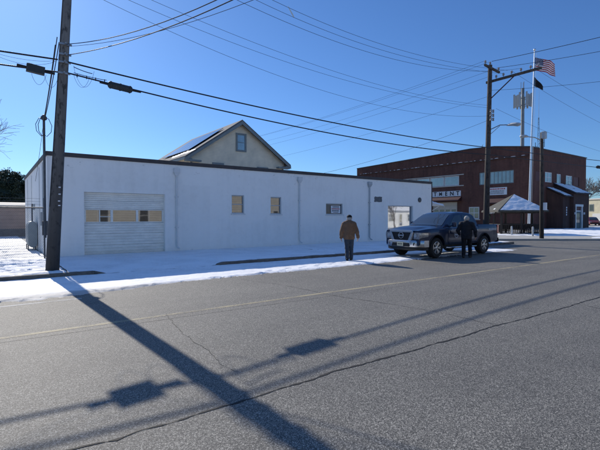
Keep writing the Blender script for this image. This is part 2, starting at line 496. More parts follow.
# ------------------------------------------------------------------ world, sun, camera
SUN = Vector((-.006, 1.0, .595)).normalized()
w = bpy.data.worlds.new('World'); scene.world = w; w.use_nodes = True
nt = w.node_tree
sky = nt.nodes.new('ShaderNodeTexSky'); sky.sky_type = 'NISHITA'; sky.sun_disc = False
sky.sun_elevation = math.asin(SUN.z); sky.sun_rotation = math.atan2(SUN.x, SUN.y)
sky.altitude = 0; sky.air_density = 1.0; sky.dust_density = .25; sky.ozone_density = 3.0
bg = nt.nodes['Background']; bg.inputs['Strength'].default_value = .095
# deep winter blue: the clear-sky model is tinted, with invented extra light toward the zenith, out of view
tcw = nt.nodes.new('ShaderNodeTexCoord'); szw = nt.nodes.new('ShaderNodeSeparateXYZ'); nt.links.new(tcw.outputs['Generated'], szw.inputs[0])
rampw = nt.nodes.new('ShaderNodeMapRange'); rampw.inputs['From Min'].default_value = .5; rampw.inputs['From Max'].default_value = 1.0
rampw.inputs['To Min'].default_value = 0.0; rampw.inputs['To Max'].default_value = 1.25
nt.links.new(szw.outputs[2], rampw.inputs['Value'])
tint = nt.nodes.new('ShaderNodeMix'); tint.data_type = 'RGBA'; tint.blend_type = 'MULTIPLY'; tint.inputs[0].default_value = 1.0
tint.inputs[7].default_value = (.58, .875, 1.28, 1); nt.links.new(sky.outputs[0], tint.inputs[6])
gain = nt.nodes.new('ShaderNodeVectorMath'); gain.operation = 'MULTIPLY_ADD'   # sky + added overhead fill * sky, a little whiter, brightening shaded walls and snow
zenith_fill = nt.nodes.new('ShaderNodeVectorMath'); zenith_fill.operation = 'SCALE'; zenith_fill.inputs[0].default_value = (1.75, 1.3, 1.0)
nt.links.new(rampw.outputs[0], zenith_fill.inputs['Scale'])
nt.links.new(tint.outputs[2], gain.inputs[0]); nt.links.new(zenith_fill.outputs[0], gain.inputs[1]); nt.links.new(tint.outputs[2], gain.inputs[2])
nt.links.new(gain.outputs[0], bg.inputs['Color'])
sd = bpy.data.lights.new('sun', 'SUN'); sd.energy = 5.0; sd.angle = R(.42); sd.color = (1.0, .93, .82)
so = bpy.data.objects.new('sun', sd); col.objects.link(so)
so.rotation_euler = (-SUN).to_track_quat('-Z', 'Y').to_euler(); so.location = (0, 60, 40)

cam = bpy.data.cameras.new('camera'); cam.sensor_width = 36; cam.lens = 420/600*36; cam.clip_end = 8000; cam.clip_start = .05
co = bpy.data.objects.new('camera', cam); col.objects.link(co); scene.camera = co
co.location = (0, 0, 1.7)
yaw, pit = R(36.3), math.atan(8/420)
look = Vector((math.cos(pit)*math.sin(yaw), math.cos(pit)*math.cos(yaw), -math.sin(pit)))
co.rotation_euler = look.to_track_quat('-Z', 'Y').to_euler()
scene.view_settings.view_transform = 'Standard'; scene.view_settings.look = 'None'; scene.view_settings.exposure = 0
scene.cycles.use_denoising = True
scene.cycles.max_bounces = 6

# ------------------------------------------------------------------ the setting
def struct(name, mb, mat, **k):
    return tag(mb.build(name, mat, **k), kind='structure')

b = MB(); b.quad((-4000,-4000,-.25), (4000,-4000,-.25), (4000,4000,-.25), (-4000,4000,-.25))
struct('ground', b, M['soil'])
b = MB()
b.quad((-200,.9,0), (400,.9,0), (400,13.4,0), (-200,13.4,0))
b.quad((26.7,13.4,0), (400,13.4,0), (400,120,0), (26.7,120,0))
struct('road', b, M['asphalt'])
b = MB()
b.box(-200, 400, -2.2, .75, -.2, .12)
struct('pavement', b, M['concrete'])
b = MB(); b.box(-200, 400, .75, .9, -.2, .13); struct('kerb', b, M['kerb'])
b = MB(); b.quad((-200,-60,.03), (400,-60,.03), (400,-2.2,.03), (-200,-2.2,.03)); struct('snow', b, M['snow'])  # unseen lawn opposite, given snow to bounce light onto the white facade
# near block slab: sidewalk with a dropped driveway, and the lot
b = MB()
def slab_z(x): return np.where((x > 2.5) & (x < 6.4), .045, .12)
xs = np.array([-200, -40, -10, 0, 2.0, 2.6, 6.3, 6.9, 15, 26.7])
P = np.array([[[x, y, (.035 + (z0-.035)*min(1, max(0, (y-13.55)/2.5)) if 2.5 < x < 6.4 else z0)] for y in (13.55, 14.5, 16, 18.9, 120)] for x, z0 in zip(xs, [.12]*len(xs))])
b.grid(P)
struct('pavement', b, M['concrete'])
b = MB()
b.box(-200, 2.4, 13.4, 13.55, -.2, .125)
b.box(6.5, 26.55, 13.4, 13.55, -.2, .125)
b.box(26.55, 26.7, 13.4, 40, -.2, .127)
for x0, x1, za, zb in ((2.4, 2.75, .125, .03), (6.15, 6.5, .03, .125)):
    b.prism([(x0, 13.4, -.2), (x1, 13.4, -.2), (x1, 13.4, zb), (x0, 13.4, za)], (0, .15, 0))
struct('kerb', b, M['kerb'], bevel=.015)

# painted lines and cracks
def strip(name, pts, wdt, mat, z=.002, wob=0):
    b = MB(); n = len(pts); L = []; Rr = []
    for i, (x, y) in enumerate(pts):
        x0, y0 = pts[max(0, i-1)]; x1, y1 = pts[min(n-1, i+1)]
        d = Vector((x1-x0, y1-y0)).normalized(); nn = Vector((-d.y, d.x))
        ww = wdt*(1 + wob*random.uniform(-1, 1))/2
        if i in (0, n-1) and wob: ww *= .15
        L.append((x+nn.x*ww, y+nn.y*ww, z)); Rr.append((x-nn.x*ww, y-nn.y*ww, z))
    for i in range(n-1): b.quad(Rr[i], Rr[i+1], L[i+1], L[i])
    return struct(name, b, mat)
strip('road_marking', [(x, 7.2 + .03*math.sin(x*.3)) for x in range(-60, 150, 2)], .11, M['yellow'])
strip('road_marking', [(x, 6.98 - .012*max(0, min(8, x)) + .02*math.sin(x*.4+1)) for x in range(-60, 150, 2)], .11, M['yellow_worn'])
strip('road_marking', [(x, 9.72 + .03*math.sin(x)) for x in np.arange(-8, 1.6, .5)], .10, M['white_line'])
def crackline(pts, wdt, jit, step=.06):
    out = []
    for (x0, y0), (x1, y1) in zip(pts[:-1], pts[1:]):
        L = math.hypot(x1-x0, y1-y0); k = max(1, int(L/step))
        for i in range(k):
            t = i/k; out.append((x0+(x1-x0)*t, y0+(y1-y0)*t))
    out.append(pts[-1]); px, py = 0, 0; res = []
    for x, y in out:
        px = px*.8 + random.uniform(-jit, jit); py = py*.8 + random.uniform(-jit, jit)
        res.append((x+px+random.uniform(-jit, jit)*.8, y+py+random.uniform(-jit, jit)*.8))
    return strip('crack', res, wdt, M['crack'], .004, .7)
crackline([(-3,3.45),(.48,3.43),(.75,3.39),(.94,3.43),(1.22,3.41),(1.59,3.43),(1.85,3.42),(2.17,3.44),(2.75,3.45),(3.04,3.49),(3.67,3.45),(4.07,3.44),(4.68,3.45),(5.5,3.43),(6.29,3.47),(7.42,3.4),(8.89,3.39),(10.41,3.39),(14,3.42),(22,3.4)], .022, .008)
crackline([(5.46,10.09),(5.88,8.68),(5.92,7.59),(5.94,6.81),(6.31,5.34),(6.41,4.48),(6.38,3.74),(6.4,3.45)], .010, .014)
crackline([(2.45,7.3),(2.38,6.99),(2.24,5.89),(2.21,5.0),(2.11,4.44),(2.14,4.1)], .006, .012)
crackline([(9.2,3.45),(9.19,3.28),(9.05,2.95),(9.0,2.0)], .014, .01)
crackline([(12.2,3.4),(12.5,2.6),(12.4,1.6)], .008, .012)
crackline([(13,9.9),(13.4,8.4),(13.2,7.4),(13.7,6.0)], .014, .014)
crackline([(17.5,7.1),(21,6.6),(24,6.9),(28,6.4)], .02, .014)

# snow lying on shoulder, sidewalk and lot: height fields whose edges sink into the ground
def snowfield(x0, x1, y0, y1, dx, dy, fn):
    X, Y = np.meshgrid(np.arange(x0, x1+1e-6, dx), np.arange(y0, y1+1e-6, dy), indexing='ij')
    Z = fn(X, Y)
    b = MB(); b.grid(np.stack([X, Y, Z], -1))
    return struct('snow', b, M['snow'], smooth=180, fix=False)
FP = []
_r = random.Random(12)
for (xa, ya), (xb, yb) in (((6.6,10.9), (10.9,11.7)), ((23.5,15.2), (6.9,16.2)), ((9.4,17.9), (17.9,16.4)), ((-4,15.2), (1.5,16.6)), ((-6,20), (.8,23)), ((-3,14.2),(1.6,14.9)), ((18.4,18.6), (17.2,14.2))):
    L_ = math.hypot(xb-xa, yb-ya); k_ = int(L_/.38); dx_, dy_ = (xb-xa)/L_, (yb-ya)/L_
    for i_ in range(k_):
        t_ = i_/k_; sd1 = .10*(1 if i_ % 2 else -1)+_r.uniform(-.04, .04)
        FP.append((xa+(xb-xa)*t_-dy_*sd1, ya+(yb-ya)*t_+dx_*sd1, dx_, dy_))
def prints(X, Y, depth):
    h = np.zeros(X.shape)
    for x_, y_, dx_, dy_ in FP:
        if not (X.min()-.3 < x_ < X.max()+.3 and Y.min()-.3 < y_ < Y.max()+.3): continue
        u_ = (X-x_)*dx_+(Y-y_)*dy_; v_ = -(X-x_)*dy_+(Y-y_)*dx_; q_ = (u_/.15)**2+(v_/.065)**2
        h = h - depth*np.exp(-q_**2) + depth*.35*np.exp(-(q_-1.9)**2*2)
    return h
def shoulder(X, Y):
    edge = 10.5 + .22*fbm(X*.25, Y*0, 3) + .10*fbm(X*1.3, Y*1.3, 4) + .13*fbm(X*6, Y*6, 5) + .08*fbm(X*17, Y*17, 8)
    edge = edge - .30*np.exp(-((X-1.0)/1.8)**2) + .22*np.clip((X-2.5)/1.5, 0, 1) + .12*np.clip((X-8)/8, 0, 1)
    d = Y - edge
    h = np.clip(d*.14, -.05, .028) + .012*fbm(X*1.1, Y*2.0, 6) + .010*fbm(X*7, Y*7, 7)
    h = h + .05*np.exp(-((d-.12)/.10)**2)*np.clip(fbm(X*2.2, Y*2.2, 12)+.15, 0, 1)    # little ploughed ridge
    h = h - .10*np.clip((X-21.5)/1.2, 0, 1)*np.clip((fbm(X*.8, Y*.8, 9)+.9), 0, 1)
    h = h - .012*np.exp(-((Y-12.6-.1*np.sin(X*.7))/.16)**2)
    return h + prints(X, Y, .030)
snowfield(-40, -3, 9.7, 13.39, .12, .08, shoulder)
snowfield(-3, 24, 9.7, 13.39, .05, .045, shoulder)
b = MB()
for i_ in range(420):
    x_ = _r.uniform(-4, 22); y_ = 10.72 + .012*x_ - abs(_r.gauss(0, .16)) - (.35 if x_ < 2.6 else 0) + .1; r_ = abs(_r.gauss(0, .016))+.006
    P_ = [(x_+r_*_r.uniform(.6,1.4)*math.cos(a_), y_+r_*_r.uniform(.6,1.4)*math.sin(a_), 0) for a_ in np.linspace(0, 5.3, 6)] + [(x_, y_, r_*_r.uniform(.5,1.1))]
    b.add(P_, [(k_, (k_+1) % 6, 6) for k_ in range(6)])
tag(b.build('snow_crumbs', M['snow']), kind='stuff')
def walk(X, Y):
    h = .125 + .022*np.clip((Y-13.5)*8, -1.5, 1) + .014*fbm(X*.9, Y*1.6, 21) + .010*fbm(X*5, Y*5, 22)
    dip = 1/(1+np.exp(-(X-2.5)*6))*1/(1+np.exp((X-6.4)*6))
    h = h - dip*.085*np.clip(1-(Y-13.5)/2.5, 0, 1)
    h = h - (1-dip)*.05*np.exp(-((Y-13.62)/.12)**2)*(.3+np.clip(fbm(X*1.5, Y*2, 23), -.3, 1))
    bare = np.clip(fbm(X*.55, Y*1.3, 24)-.32, 0, 1)
    h = h - bare*.06*np.clip((X-8)/3, 0, 1)
    foot = np.clip(fbm(X*3.1, Y*3.1, 25)-.35, 0, 1)
    return h - foot*.05 + prints(X, Y, .042)
snowfield(1.75, 26.5, 13.4, 18.9, .055, .05, walk)
def lot(X, Y):
    h = .15 + .025*fbm(X*.8, Y*1.6, 31) + .020*fbm(X*3.5, Y*4.5, 32) + .012*fbm(X*9, Y*9, 33)
    tr = np.clip(fbm(X*.5+3, Y*2.6, 34)-.1, 0, 1)
    h = h - .09*tr
    foot = np.clip(fbm(X*3.6, Y*3.6, 35)-.25, 0, 1)
    h = h - .08*foot
    for yc, wv, ph in ((14.25,.10,0), (14.9,.16,1), (15.9,.12,2.2), (16.6,.2,3), (17.6,.12,4), (19.4,.2,5), (20.6,.3,.6), (22.4,.25,1.9), (24.5,.3,2.7), (27,.4,3.3)):
        d = Y-(yc+wv*np.sin(X*.45+ph)+.05*fbm(X*2, Y*0, 36)); k = np.clip(fbm(X*.6+ph*3, Y*.3, 37)+.55, 0, 1)
        h = h - .055*k*np.exp(-(d/.09)**2) + .04*k*np.exp(-((d-.19)/.09)**2)
    return h + prints(X, Y, .06) - .06*np.clip(13.62-Y, 0, .12)/.12
snowfield(-22, -5, 13.5, 41, .15, .12, lot)
snowfield(-5, 1.74, 13.5, 26, .05, .05, lot)
snowfield(-5, 1.74, 26, 41, .1, .1, lot)

# far block: concrete corner, snow lawn, kerb
cor = [(29.6,16.0),(35.5,11.6),(40,11.2),(220,11.2),(220,70),(75.2,70),(75.2,26.6),(57.0,26.6),(57,24.2),(33,24.2),(29.0,19.6)]
b = MB(); b.prism([(x, y, -.2) for x, y in cor], (0, 0, .32)); struct('pavement', b, M['concrete'])
kb = [(28.9,19.7),(29.5,15.95),(35.45,11.45),(40,11.05),(220,11.05)]
b = MB()
for p, q in zip(kb[:-1], kb[1:]): b.bar((*p, -.03), (*q, -.03), .15, .32)
struct('kerb', b, M['concrete'])
def inpoly(X, Y, poly):
    c = np.zeros(X.shape, bool); n = len(poly)
    for i in range(n):
        (xa, ya), (xb, yb) = poly[i], poly[i-1]
        c ^= ((ya > Y) != (yb > Y)) & (X < (xb-xa)*(Y-ya)/((yb-ya) or 1e-9)+xa)
    return c
def lawn2(X, Y):
    # signed distance from the line between paved corner and lawn
    d = np.minimum(np.minimum((Y-13.2) + 0*X, ((X-35.1)*.86+(Y-19.5)*.50)), ((X-37.3)*.61+(Y-15.8)*.79))
    d = np.minimum(d, np.minimum(26.5-Y, (100-X)))
    d = np.minimum(d, np.where(X < 57, 24.0-Y, d))
    h = .10 + np.clip(d*.10, -.10, .06) + .03*fbm(X*.4, Y*.8, 41) + .03*fbm(X*1.7, Y*2.5, 42) + .016*fbm(X*5, Y*5, 43)
    path = np.exp(-((X-65.5-(24-Y)*.5)/1.1)**2)*np.clip((fbm(X, Y, 44)+.6), 0, 1)
    return h - .12*path
snowfield(34, 100, 12.6, 26.6, .16, .12, lawn2)
def corner_snow(X, Y):
    d = .9 - np.hypot((X-38.5)/3.0, (Y-12.3)/.7)
    return .10 + np.clip(d*.12, -.1, .05) + .02*fbm(X*2, Y*3, 51)
snowfield(35.6, 46, 11.5, 13.2, .12, .10, corner_snow)

# ------------------------------------------------------------------ walls with openings
def wall_cells(b, axis, plane, u0, u1, z0, z1, holes, depth, sign=1):
    """flat wall in plane (axis 'y' or 'x') with rectangular holes and reveals going 'depth' inward (sign)"""
    us = sorted(set([u0, u1] + [h[0] for h in holes] + [h[1] for h in holes]))
    zs = sorted(set([z0, z1] + [h[2] for h in holes] + [h[3] for h in holes]))
    def P(u, z, d=0): return (u, plane+sign*d, z) if axis == 'y' else (plane+sign*d, u, z)
    for i in range(len(us)-1):
        for j in range(len(zs)-1):
            uc, zc = (us[i]+us[i+1])/2, (zs[j]+zs[j+1])/2
            if any(h[0] < uc < h[1] and h[2] < zc < h[3] for h in holes): continue
            b.quad(P(us[i], zs[j]), P(us[i+1], zs[j]), P(us[i+1], zs[j+1]), P(us[i], zs[j+1]))
    for a, c, d, e in holes:
        b.quad(P(a, d), P(a, e), P(a, e, depth), P(a, d, depth)); b.quad(P(c, d), P(c, d, depth), P(c, e, depth), P(c, e))
        b.quad(P(a, e), P(c, e), P(c, e, depth), P(a, e, depth)); b.quad(P(a, d), P(a, d, depth), P(c, d, depth), P(c, d))

def window(parent, axis, plane, sign, u0, u1, z0, z1, fr, mat_f, mat_g, nv=1, nh=1, recess=.10, mull=.04, glassmats=None, name='window'):
    """window part (its frame) with one pane sub-part; sign +1 when the inside lies toward + of axis"""
    f = MB(); p0, p1 = plane+sign*(recess-.05), plane+sign*(recess+.03)
    lo, hi = min(p0, p1), max(p0, p1)
    def bx(a, c, d, e, g0=lo, g1=hi, bb=f):
        if axis == 'y': bb.box(a, c, g0, g1, d, e)
        else: bb.box(g0, g1, a, c, d, e)
    bx(u0, u0+fr, z0, z1); bx(u1-fr, u1, z0, z1); bx(u0+fr, u1-fr, z0, z0+fr); bx(u0+fr, u1-fr, z1-fr, z1)
    e = .012*sign
    g0, g1 = sorted((p0+e, p1-e))
    for i in range(1, nv):
        u = u0 + (u1-u0)*i/nv; bx(u-mull/2, u+mull/2, z0+fr, z1-fr, g0, g1)
    g0, g1 = sorted((p0+e*1.6, p1-e*1.6))
    for j in range(1, nh):
        z = z0 + (z1-z0)*j/nh; bx(u0+fr, u1-fr, z-mull/2, z+mull/2, g0, g1)
    fo = f.build(name, mat_f, parent, world=True)
    g = MB(); pp = plane+sign*(recess-.005)
    if axis == 'y': g.quad((u0+fr*.5, pp, z0+fr*.5), (u1-fr*.5, pp, z0+fr*.5), (u1-fr*.5, pp, z1-fr*.5), (u0+fr*.5, pp, z1-fr*.5))
    else: g.quad((pp, u0+fr*.5, z0+fr*.5), (pp, u1-fr*.5, z0+fr*.5), (pp, u1-fr*.5, z1-fr*.5), (pp, u0+fr*.5, z1-fr*.5))
    go = g.build('pane', mat_g, fo, fix=False)
    go.data.transform(Matrix.Translation(-Vector(parent.location)))
    return fo

# ------------------------------------------------------------------ low white building
WX0, WX1, WY, WD, WH = 1.76, 25.68, 18.9, 13.3, 4.12
wb = thing('commercial_building', 'long low white painted masonry building with garage door and flat roof', 'building', (WX0, WY, 0))
GAR = (3.03, 6.32, .0, 2.72); WA = (9.66, 10.36, 1.88, 2.80); WB_ = (11.95, 12.63, 1.86, 2.77); WC = (15.77, 17.08, 1.85, 2.50); WS = (21.08, 23.63, .42, 2.46)
b = MB()
wall_cells(b, 'y', WY, WX0, WX1, 0, WH, [GAR, WA, WB_, WC, WS], .22)
b.quad((WX0,WY,0), (WX0,WY+WD,0), (WX0,WY+WD,WH), (WX0,WY,WH))
b.quad((WX1,WY,0), (WX1,WY+WD,0), (WX1,WY+WD,WH), (WX1,WY,WH))
b.quad((WX0,WY+WD,0), (WX1,WY+WD,0), (WX1,WY+WD,WH), (WX0,WY+WD,WH))
b.build('wall', M['white_wall'], wb, world=True)
b = MB()
b.quad((WX0+.05,WY+.05,WH-.15), (WX1-.05,WY+.05,WH-.15), (WX1-.05,WY+WD-.05,WH-.15), (WX0+.05,WY+WD-.05,WH-.15))
b.build('roof', M['dark_roof'], wb, world=True, fix=False)
b = MB(); o = .05; z0, z1 = WH-.04, WH+.13
b.box(WX0-o, WX1+o, WY-o, WY+.2, z0, z1); b.box(WX0-o, WX1+o, WY+WD-.2, WY+WD+o, z0, z1)
b.box(WX0-o, WX0+.2, WY+.2, WY+WD-.2, z0, z1); b.box(WX1-.2, WX1+o, WY+.2, WY+WD-.2, z0, z1)
b.build('roof_edge', M['coping'], wb, world=True, bevel=.008)
# garage door: ribbed sections with a row of panes
b = MB(); yd = WY+.17
zz = [.0, .52, 1.0, 1.45, 2.04, 2.38, 2.72]
for a, c in zip(zz[:-1], zz[1:]):
    if a == 1.45:
        for u0, u1 in ((3.03,3.12),(4.06,4.16),(5.10,5.20),(6.23,6.32)): b.box(u0, u1, yd, yd+.05, a+.006, c-.006)
        b.box(3.12, 6.23, yd+.002, yd+.048, a+.006, a+.05); b.box(3.12, 6.23, yd+.002, yd+.048, c-.05, c-.006)
    else:
        n = 4; h = (c-a-.005)/n
        for i in range(n):
            zA = a+.0025+i*h
            b.prism([(3.03, yd+.010, zA), (3.03, yd+.05, zA), (3.03, yd+.05, zA+h), (3.03, yd+.004, zA+h-.004), (3.03, yd+.004, zA+.008)], (3.29, 0, 0))
gd = b.build('garage_door', M['garage'], wb, world=True)
gd['label'] = 'scuffed white sectional garage door with three panes'
for u0, u1 in ((3.12,4.06),(4.16,5.10),(5.20,6.23)):
    g = MB(); g.quad((u0, yd+.02, 1.5), (u1, yd+.02, 1.5), (u1, yd+.02, 1.99), (u0, yd+.02, 1.99))
    po = g.build('pane', M['glass'], gd, fix=False); po.data.transform(Matrix.Translation(-wb.location))
g = MB(); g.box(3.62, 3.66, yd+.005, yd+.03, 1.5, 1.99); g.box(3.66, 4.06, yd+.008, yd+.03, 1.70, 1.725)
po = g.build('mullion', M['garage'], gd); po.data.transform(Matrix.Translation(-wb.location))
wa = window(wb, 'y', WY, 1, *WA, .05, M['lamp_grey'], M['glass'], 1, 2, recess=.12)
w2 = window(wb, 'y', WY, 1, *WB_, .05, M['lamp_grey'], M['glass'], 1, 2, recess=.12)
w3 = window(wb, 'y', WY, 1, *WC, .045, M['lamp_grey'], M['glass_dark'], 1, 1, recess=.12)
w4 = window(wb, 'y', WY, 1, *WS, .05, M['lamp_grey'], M['glass_shop'], 1, 1, recess=.16, name='shop_window')
for q in (WA, WB_, WC):
    b = MB(); b.box(q[0]-.05, q[1]+.05, WY-.06, WY+.03, q[2]-.07, q[2]-.004); b.build('window_sill', M['white_trim'], wb, world=True, bevel=.008)
# blocked-up doorway ghost and patch of old masonry
b = MB(); b.box(17.30, 18.95, WY-.006, WY+.02, .12, 2.36); b.box(17.22, 17.30, WY-.008, WY+.02, .12, 2.66); b.box(17.22, 18.95, WY-.012, WY+.02, 2.36, 2.40)
b.build('filled_doorway', M['white_wall'], wb, world=True)
b = MB(); 
pts = [(19.77+.74*a, 2.66+.36*c) for a, c in ((0,.1),(.1,.0),(.35,.06),(.6,0),(.95,.04),(1,.3),(.97,.7),(1,.95),(.7,1),(.4,.93),(.12,1),(.02,.8),(.05,.4))]
b.prism([(x, WY-.007, z) for x, z in pts], (0, .02, 0)); b.build('wall_patch', M['vent'], wb, world=True)
b = MB(); b.lathe([(.17,0),(.17,.05),(.11,.08)], (24.33, WY+.0, 2.9), (0,-1,0), 16); vo = b.build('wall_vent', M['galv_dark'], wb, world=True)
# downspouts with box heads
for x in (6.84, 13.81, 19.31):
    b = MB()
    b.prism([(x-.14, WY-.16, 3.74), (x+.14, WY-.16, 3.74), (x+.14, WY-.16, 3.92), (x-.14, WY-.16, 3.92)], (0, .158, 0))
    b.prism([(x-.14, WY-.16, 3.74), (x-.05, WY-.10, 3.58), (x+.05, WY-.10, 3.58), (x+.14, WY-.16, 3.74)], (0, .09, 0))
    b.tube([(x, WY-.07, 3.56), (x, WY-.07, .42), (x+.02, WY-.10, .32), (x+.05, WY-.24, .26)], .038, 10)
    for z in (1.2, 2.6): b.box(x-.08, x+.08, WY-.10, WY-.003, z, z+.04)
    b.build('downspout', M['white_trim'] if x < 19 else M['lamp_grey'], wb, world=True, smooth=40)
b = MB(); b.box(WX1+.003, WX1+.09, WY-.02, WY+.09, 0, WH-.05); b.build('corner_post', M['coping'], wb, world=True)
b = MB(); b.prism([(WX1+.003, 19.15, 2.86), (WX1+1.85, 19.15, 2.64), (WX1+1.85, 19.15, 2.54), (WX1+.003, 19.15, 2.54)], (0, 1.5, 0)); b.bar((WX1+.01, 19.3, 1.9), (WX1+1.5, 19.3, 2.53), .04); b.build('door_canopy', M['white_trim'], wb, world=True)
X, T = np.meshgrid(np.linspace(WX1+.01, WX1+1.92, 24), np.linspace(19.1, 20.7, 18), indexing='ij')
b = MB(); b.grid(np.stack([X, T, 2.87-(X-WX1)*.119+.05+.05*fbm(X*2, T*2, 77)-.16*np.clip((np.abs(T-19.9)-.7)/.1, 0, 1)-.14*np.clip((X-WX1-1.84)/.08, 0, 1)], -1)); tag(b.build('snow', M['snow'], smooth=180, fix=False), kind='structure')
for y in (22.0, 26.5, 29.5):
    b = MB(); b.tube([(WX0-.03, y, .15), (WX0-.03, y, 3.9)], .018, 8); b.build('wall_conduit', M['white_trim'], wb, world=True)
b = MB(); b.box(WX0-.14, WX0-.003, 20.0, 20.35, 1.35, 1.9); b.tube([(WX0-.05, 20.2, 1.88), (WX0-.05, 20.2, 3.95)], .02, 6); b.build('meter_box', M['lamp_grey'], wb, world=True)
b = MB(); b.box(WX0-.10, WX0-.003, 24.7, 24.95, 2.05, 2.35); b.build('junction_box', M['lamp_grey'], wb, world=True)
# window sign, dim things behind glass
sg = thing('window_sign', 'white paper sign with a red middle line in the low dark window', 'sign', (16.58, WY+.095, 2.14))
b = MB(); b.box(16.22, 16.96, WY+.085, WY+.095, 1.93, 2.37); b.build('board', M['sign_white'], sg, world=True)
b = MB(); b2 = MB(); random.seed(3)
def scrawl(bb, x0, x1, z0, z1, y):
    x = x0
    while x < x1-.02:
        wd = random.uniform(.03, .065)
        bb.box(x, min(x+wd, x1), y-.004, y, z0, z1); x += wd+.016
scrawl(b, 16.34, 16.86, 2.27, 2.33, WY+.085); scrawl(b2, 16.28, 16.9, 2.15, 2.22, WY+.085); scrawl(b, 16.30, 16.84, 2.04, 2.10, WY+.085); scrawl(b, 16.4, 16.8, 1.96, 1.99, WY+.085)
b.build('lettering', M['letter_dark'], sg, world=True); b2.build('lettering', M['letter_red'], sg, world=True)
random.seed(11)

# service mast with weatherhead at the corner
ms = thing('service_mast', 'thin grey conduit mast with drip loops at the left corner of the white building', 'mast', (1.66, 18.84, 0))
b = MB(); b.tube([(1.66,18.82,.9), (1.66,18.82,5.45)], .045, 10); b.build('conduit', M['galv_dark'], ms, world=True, smooth=40)
b = MB(); b.lathe([(.05,0),(.10,.03),(.11,.12),(.05,.2),(.01,.22)], (1.66,18.82,5.40), (0,0,1), 12); b.build('weatherhead', M['galv_dark'], ms, world=True, smooth=50)
b = MB(); b.box(1.56, 1.745, 18.70, 18.88, 1.0, 1.55); b.build('meter_box', M['galv_dark'], ms, world=True, bevel=.01)
b = MB()
for s, dx in ((1, -.28), (.8, -.2), (1.1, .25)):
    b.tube([(1.66, 18.78, 5.5), (1.66+dx*.6, 18.72, 5.45), (1.66+dx, 18.7, 5.2), (1.66+dx*.9, 18.7, 4.95*s+4.95*(1-s)), (1.66+dx*.35, 18.76, 4.78), (1.66, 18.78, 4.85)], .012, 5)
b.build('drip_loop', M['black_rubber'], ms, world=True)

# oil tank beside the side wall
tk = thing('oil_tank', 'grey upright oil tank on legs against the side wall', 'tank', (1.55, 24.0, .12))
b = MB(); prof = [(.25*math.cos(a), .25*math.sin(a)) for a in np.linspace(0, math.pi, 9)]
poly = [(1.55+x*.75, 23.2, 1.25+z) for x, z in prof] + [(1.55+x*.75, 23.2, .52-z) for x, z in reversed([(p[0], p[1]) for p in prof])]
b.prism(poly, (0, 1.5, 0)); b.build('tank', M['tank'], tk, world=True, smooth=40, bevel=.02)
for x in (1.38, 1.66):
    for y in (23.4, 24.5):
        b = MB(); b.tube([(x, y, .10), (x, y, .40)], .025, 8); b.build('leg', M['galv_dark'], tk, world=True)
b = MB(); b.tube([(1.55, 23.5, 1.45), (1.55, 23.5, 2.2), (1.55, 23.35, 2.3)], .03, 8); b.build('vent_pipe', M['galv_dark'], tk, world=True)

# chain link fence
FY = 18.62
cf = thing('chain_link_fence', 'tall chain link fence with barbed wire closing the snowy side lot', 'fence', (-3, FY, .1))
fx0, fx1, fz0, fz1 = -9.0, 1.62, .2, 2.05
b = MB(); s = .062; hh = fz1-fz0; n = int((fx1-fx0+hh)/s)
for i in range(n):
    for sg_ in (1, -1):
        if sg_ == 1: xa, xb = fx0-hh+i*s, fx0+i*s
        else: xa, xb = fx0+i*s, fx0-hh+i*s
        za, zb = fz0, fz1
        if xa > xb: xa, xb, za, zb = xb, xa, zb, za
        t0 = max(0, (fx0-xa)/(xb-xa)); t1 = min(1, (fx1-xa)/(xb-xa))
        if t1 <= t0: continue
        b.tube([(xa+(xb-xa)*t0, FY+.004*sg_, za+(zb-za)*t0), (xa+(xb-xa)*t1, FY+.004*sg_, za+(zb-za)*t1)], .0036, 3, cap=False)
b.build('mesh', M['fence_wire'], cf, world=True, fix=False)
b = MB(); b.tube([(fx0, FY, fz1), (fx1+.02, FY, fz1)], .024, 8); b.build('top_rail', M['galv_dark'], cf, world=True, smooth=40)
for x in (-8.5, -5.2, -1.9, 1.62):
    b = MB(); b.tube([(x, FY, 0), (x, FY, 2.42 if x > 1 else 2.1)], .03, 8); b.build('post', M['galv_dark'], cf, world=True, smooth=40)
for z in (2.17, 2.28, 2.39):
    b = MB(); pts = [(x, FY+.01*math.sin(x*3), z+.008*math.sin(x*2.1)) for x in np.arange(fx0, fx1+.05, .25)]
    b.tube(pts, .004, 4); b.build('barbed_wire', M['fence_wire'], cf, world=True)

# ------------------------------------------------------------------ behind left: shed and evergreens
sh = thing('shed', 'long low brown shed with a dark base behind the chain link fence', 'shed', (-10, 41, 0))
b = MB(); b.box(-26, 3.4, 41.0, 46, .75, 2.55); b.build('wall', M['brown_siding'], sh, world=True)
b = MB(); b.box(-26, 3.4, 40.97, 46, 0, .75); b.build('base', M['vent'], sh, world=True)
b = MB(); b.prism([(-26.3, 40.7, 2.55), (-26.3, 40.7, 2.65), (-26.3, 43.5, 2.95), (-26.3, 46.3, 2.65), (-26.3, 46.3, 2.55)], (30, 0, 0)); b.build('roof', M['cream_trim'], sh, world=True)

